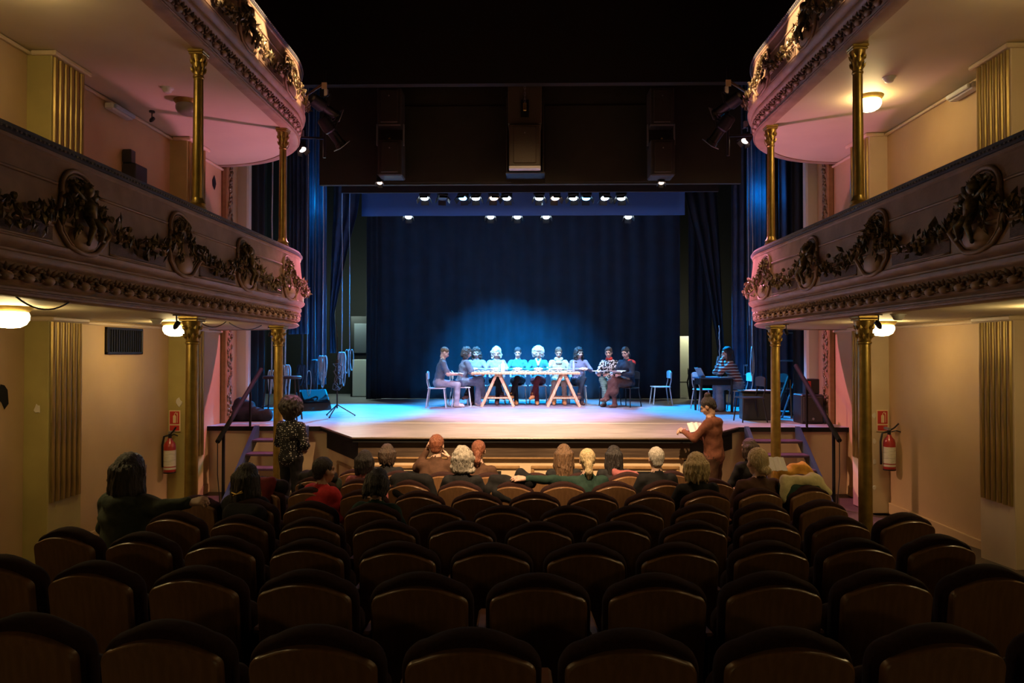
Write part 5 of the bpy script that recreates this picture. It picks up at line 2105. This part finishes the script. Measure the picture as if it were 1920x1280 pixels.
t, nb, hc = person('woman in black and white patterned top and green striped trousers reading', (x + .03, 16.5, ST), 150, 'leopard', 'zigzag', 'boot', hair='pony', hcol='dark', lean=.03, head=(-14, 14, 0), arms='book', legs='cross', seed=31)
org_mesh('red_collar', *SDF().cap(nb + Vector((-.03, .01, .03)), nb + Vector((.03, .01, .03)), .055, .055).mesh(.012, .02), ['cloth_scarlet'], t)
booklet(sx(1127, 705, 16.1), 16.14, ST + .77, R(-28), 'wide open script held by the woman in the patterned top', .16, .26, tilt=.03)
x = sx(1172, 730, 16.2)
chair(x + .06, 16.2, 138, 'dark chair under the woman in the navy shawl', dark=True)
t, nb, hc = person('woman in navy shawl over a red top and brown skirt at the right', (x + .05, 16.15, ST), 132, 'navy', 'skirt_brown', 'boot', hair='pony', hcol='black', lean=.04, head=(-22, 16, 0), arms='book', legs='crossr', skirt=True, seed=32, bulk=1.14)
org_mesh('red_shoulder', *SDF().cap(nb + Vector((-.02, -.015, -.03)), nb + Vector((-.17, -.01, -.055)), .066, .07).mesh(.014, .02), ['cloth_scarlet'], t)
booklet(sx(1157, 703, 15.85), 15.84, ST + .77, R(40), 'open script held by the woman in the navy shawl', .15, .26, tilt=.04)
# woman at the desk
xd2 = sx(1382, 730, 15.0)
chair(xd2 + .06, 15.0, 90, 'white chair of the woman at the desk')
person('woman in striped sweater sitting at the desk, hands raised to her mouth', (xd2 + .02, 15.0, ST), 92, 'stripes', 'jeans', 'boot', hair='long', hcol='black', lean=.20, head=(-8, 0, 0),
       arms={-1: ((-.18, .42, .80), (-.03, .33, 1.08)), 1: ((.18, .42, .80), (.03, .33, 1.06))}, legs='flat', seed=33, bulk=1.08, flare=.035, sc=1.0)

# ------------------------------------------------------------------ people standing before the stage
p = at(545, 900, 9.75)
t, nb, hc = person('woman with round dark afro and white-dotted black blouse standing by the left steps', (p.x, 9.75, floor_h(p.x, 9.75)), -22, 'dots', 'black', 'black', skin='brown', hair='afro', hcol='black',
                   pose='stand', lean=.0, head=(0, 0, 0), arms={-1: ((-.24, .02, 1.10), (-.05, .22, 1.06)), 1: ((.27, -.02, 1.10), (.10, .18, 1.02))}, seed=41, sc=.985, bulk=1.08)
p = at(1338, 900, 9.9)
t, nb, hc = person('woman with top bun in brown hooded top reading beside the stage', (p.x, 9.85, floor_h(p.x, 9.85)), 62, 'brownhood', 'darkbrown', 'black', skin='tan', hair='bun', hcol='black',
                   pose='stand', lean=.05, head=(-26, 0, 0), arms={-1: ((-.20, .22, 1.16), (-.06, .40, 1.22)), 1: ((.22, .20, 1.14), (.05, .40, 1.20))}, hood=True, seed=42, bulk=1.12)
pb_ = at(1304, 800, 9.85)
bk = booklet(pb_.x + .03, 9.98, at(1304, 803, 9.9).z, R(8), 'open paper held by the woman in the brown hooded top', .10, .17, rx=R(42))

# ------------------------------------------------------------------ audience


SCALE = {51: 1.02, 52: .93, 53: .93, 54: .93, 55: .92, 56: .92, 57: 1.02, 60: .93, 62: .92, 65: .99, 66: .95}


def sitter(label, u, k, dface=0, dy=.24, **kw):
    """a person in seat row k whose head is seen around column u"""
    Rk = YC - ZK[k]
    y = ZK[k] + .2
    for _ in range(3):
        xx = at(u, 880, y).x
        a = math.asin(max(-1, min(1, xx / (Rk - dy))))
        y = YC - (Rk - dy) * math.cos(a)
    xx = at(u, 880, y).x
    a = math.asin(max(-1, min(1, xx / (Rk - dy))))
    kw['sc'] = 1.055 * SCALE.get(kw['seed'], .97)
    if isinstance(kw.get('arms'), dict):
        kw['arms'] = {q: tuple((p[0], p[1], p[2] - .09) for p in w) for q, w in kw['arms'].items()}
    return person(label, (xx, y, floor_h(xx, y)), math.degrees(a) + dface, S=.35, **kw)


sitter('person with long dark hair in a green-grey parka, arm over the seats', 236, 3, 0, dy=.10, top='parka', bot='black', hair='long', hcol='black', hood=True, bulk=1.28, lean=.02, seed=51, hscale=1.12,
       arms={-1: ((-.26, .08, .75), (-.2, .3, .66)), 1: ((.34, -.02, .95), (.53, .02, .99))}, res=.015)
t, nb, hc = sitter('woman with long dark hair and hair clip in a black coat', 456, 4, 0, dy=.03, top='black', bot='black', hair='long', hcol='black', bulk=1.25, seed=52, hscale=1.1)
MB().tube([hc + Vector((-.06, -.155, -.10)), hc + Vector((0, -.178, -.11)), hc + Vector((.055, -.16, -.095))], .007, 6).tube([hc + Vector((-.04, -.165, -.125)), hc + Vector((.05, -.165, -.08))], .005, 6).build('hair_clip', 'gold', t)
sitter('man in a bright red jacket with short black hair', 597, 5, -25, dy=.02, top='red', bot='black', hair='short', hcol='black', skin='tan', bulk=1.42, seed=53, hscale=1.06, head=(0, -12, 0))
sitter('person with dark hair and pink collar, second row from the stage', 680, 6, 0, top='pinkish', bot='black', hair='bob', hcol='black', seed=54)
sitter('person with dark hair and dark green sleeve in the middle rows', 700, 4, -8, dy=.05, top='darkgreen', bot='black', hair='bob', hcol='black', seed=55, bulk=1.1, head=(-30, 0, 0),
       arms={-1: ((-.25, .06, .75), (-.11, .27, .66)), 1: ((.27, .0, .82), (.34, .2, .75))}, lean=.06)
sitter('person with brown hair beside the heaped black coat', 724, 7, 10, top='black', bot='black', hair='bob', hcol='dark', seed=56)
sitter('man with reddish bald crown raising both hands in the front row', 816, 7, 0, top='darkbrown', bot='black', hair='short', hcol='auburn', seed=57, bulk=1.15, grip=False, sc=1.09,
       arms={-1: ((-.24, .10, .92), (-.135, .12, 1.12)), 1: ((.27, .10, .88), (.145, .14, 1.02))})
sitter('woman with curly grey hair in the second row from the stage', 866, 6, 0, top='black', bot='black', hair='bobcurl', hcol='grey', seed=58, hscale=1.08)
sitter('woman with reddish tied-back hair in the front row', 896, 7, 0, top='darkbrown', bot='black', hair='pony', hcol='auburn', seed=59)
sitter('woman with straight brown hair in the front row centre', 1058, 7, 0, top='black', bot='black', hair='long', hcol='brown', seed=60, sc=1.03, hscale=1.08)
sitter('person with blond ponytail stretching an arm along the seats', 1103, 6, 0, dy=.14, top='darkgreen', bot='black', hair='pony', hcol='blond', seed=61, bulk=1.15, grip=False, sc=1.06,
       arms={-1: ((-.37, -.06, 1.00), (-.66, -.12, 1.03)), 1: ((.27, .06, .76), (.12, .27, .66))})
sitter('woman with smooth black hair in the front row', 1153, 7, 0, top='black', bot='black', hair='long', hcol='black', seed=62)
sitter('man with short grey hair and dark jacket', 1234, 6, 0, top='black', bot='black', hair='short', hcol='white', seed=63, sc=1.06, bulk=1.15)
sitter('woman with blond bob in the third row from the stage', 1310, 5, 0, top='black', bot='black', hair='bob', hcol='blond', seed=64, hscale=1.06)
sitter('woman with blond twisted-up hair wrapped in a brown shawl', 1427, 5, 0, dy=.15, top='darkbrown', bot='black', hair='lowbun', hcol='blond', seed=65, bulk=1.22, hscale=1.1)
sitter('dark-haired person half hidden behind the blond updo', 1411, 7, 0, top='black', bot='black', hair='bob', hcol='dark', seed=66)
bk = booklet(at(1462, 866, 7.6).x, 7.75, at(1462, 872, 7.7).z, R(10), 'white programme held up before the woman in the brown shawl', .12, .16, rx=R(55))


# ------------------------------------------------------------------ coats and bags
def on_seat(k, u, name, label, cat, prims, m, dz=0.0, **kw):
    o = seat_near(k, u)
    return blob(name, label, cat, prims, m, loc=(o.location.x, o.location.y, o.location.z + dz), rz=o.rotation_euler.z, **kw)


COAT = [((-.16, .06, .90), (.16, .06, .90), .085, .085), ((-.14, -.03, .80), (.14, -.02, .66), .06, .05), ((-.10, .18, .80), (.12, .18, .70), .07, .07)]
on_seat(6, 742, 'coat', 'heaped black coat over a seat beside the brown-haired person', 'coat', COAT + [((.2, .05, .80), (.30, .0, .66), .07, .05)], 'cloth_black', seed=2, group='coats over the seats')
on_seat(6, 990, 'coat', 'bulky black quilted coat heaped over a seat in the centre', 'coat', COAT + [((-.22, .04, .84), (-.24, .0, .62), .08, .06), ((.1, .08, .98), (.14, .08, .96), .07, .06)], 'cloth_black', seed=3, amp=.02, group='coats over the seats')
on_seat(5, 375, 'coat', 'black coat with pale lining draped over a seat at the left', 'coat', COAT, 'cloth_black', seed=4, group='coats over the seats')
on_seat(5, 412, 'scarf', 'dark red shawl hanging over a seat at the left', 'shawl', [((-.12, -.03, .94), (.12, -.03, .94), .06, .06), ((-.12, -.06, .9), (-.11, -.07, .60), .05, .04), ((.11, -.06, .9), (.11, -.07, .58), .05, .04), ((0, -.06, .9), (0, -.07, .58), .05, .04)], 'cloth_maroon', seed=5)
on_seat(6, 545, 'bag', 'dark green rucksack standing on a seat below the left steps', 'bag', [((-.12, .1, .80), (.12, .1, .80), .13, .12)], 'cloth_parka', seed=6)
on_seat(6, 630, 'coat', 'dark jacket over the seat behind the red jacket', 'coat', COAT, 'cloth_black', seed=14, group='coats over the seats')
o = on_seat(4, 508, 'backpack', 'black backpack with a small white emblem hung on a seat back', 'backpack', [((-.10, -.11, .80), (.10, -.11, .80), .10, .10), ((-.10, -.12, .56), (.10, -.12, .56), .115, .11)], 'cloth_black', seed=7, amp=.006)
m = MB()
pts = [(.03, .0, .075), (-.01, 0, .07), (-.03, 0, .045), (-.005, 0, .02), (.012, 0, -.01), (-.01, 0, -.045), (-.03, 0, -.05)]
m.tube([(p[0], -.232, .66 + p[2]) for p in pts], [.006, .012, .009, .012, .018, .014, .006], 6)
m.tube([(-.03, -.232, .60), (.035, -.232, .605)], .009, 6)
m.tube([(.03, -.232, .70), (.04, -.232, .66)], .005, 5)
e = m.build('emblem', 'paper', o, smooth='all')
on_seat(6, 1525, 'coat', 'mustard yellow coat heaped on the seats at the right', 'coat', [((-.16, .10, .90), (.16, .12, .94), .10, .10), ((-.20, .05, .96), (-.16, .1, 1.0), .05, .04), ((.1, .05, .86), (.26, .08, .84), .09, .06)], 'cloth_yellow', seed=8, amp=.016, group='coats over the seats')
on_seat(5, 1535, 'coat', 'pale yellow coat with lining spread over a seat at the right', 'coat', [((-.18, .08, .95), (.16, .08, .95), .07, .07), ((.14, .08, .94), (.27, .02, .84), .06, .04), ((-.18, .06, .92), (-.26, .04, .80), .06, .05)], 'cloth_palecoat', seed=9, group='coats over the seats')
on_seat(5, 1535, 'coat', 'dark green coat under the yellow coats at the right', 'coat', [((-.18, .08, .86), (.10, .08, .86), .10, .10), ((-.16, .05, .80), (-.14, .02, .58), .09, .07)], 'cloth_darkgreen', seed=10, group='coats over the seats')
on_seat(7, 1172, 'scarf', 'reddish scarf on the seat right of the black-haired woman', 'scarf', [((-.12, .04, .90), (.10, .04, .86), .06, .06)], 'cloth_pinkish', seed=12)
# black cloth heap at the left stage edge
p = at(478, 795, 12.6)
blob('cloth_heap', 'black cloth heap on the stage beside the left handrail', 'cloth', [((-.25, 0, .10), (.25, 0, .08), .16, .12), ((-.2, .05, .26), (-.05, .05, .22), .14, .10)], 'cloth_black', loc=(p.x - .1, 12.7, ST + .02), seed=13)
# small papers on the left step
o = MB().bbox((-.06, -.04, 0), (.06, .04, .006), .002).build('leaflet', 'paper')
o.location = (-4.0, 10.62, ST / 6 + .002)
o.rotation_euler = (0, 0, R(15))
tag(o, 'small white leaflet lying on the lowest left step', 'leaflet')
bpy.context.view_layer.update()
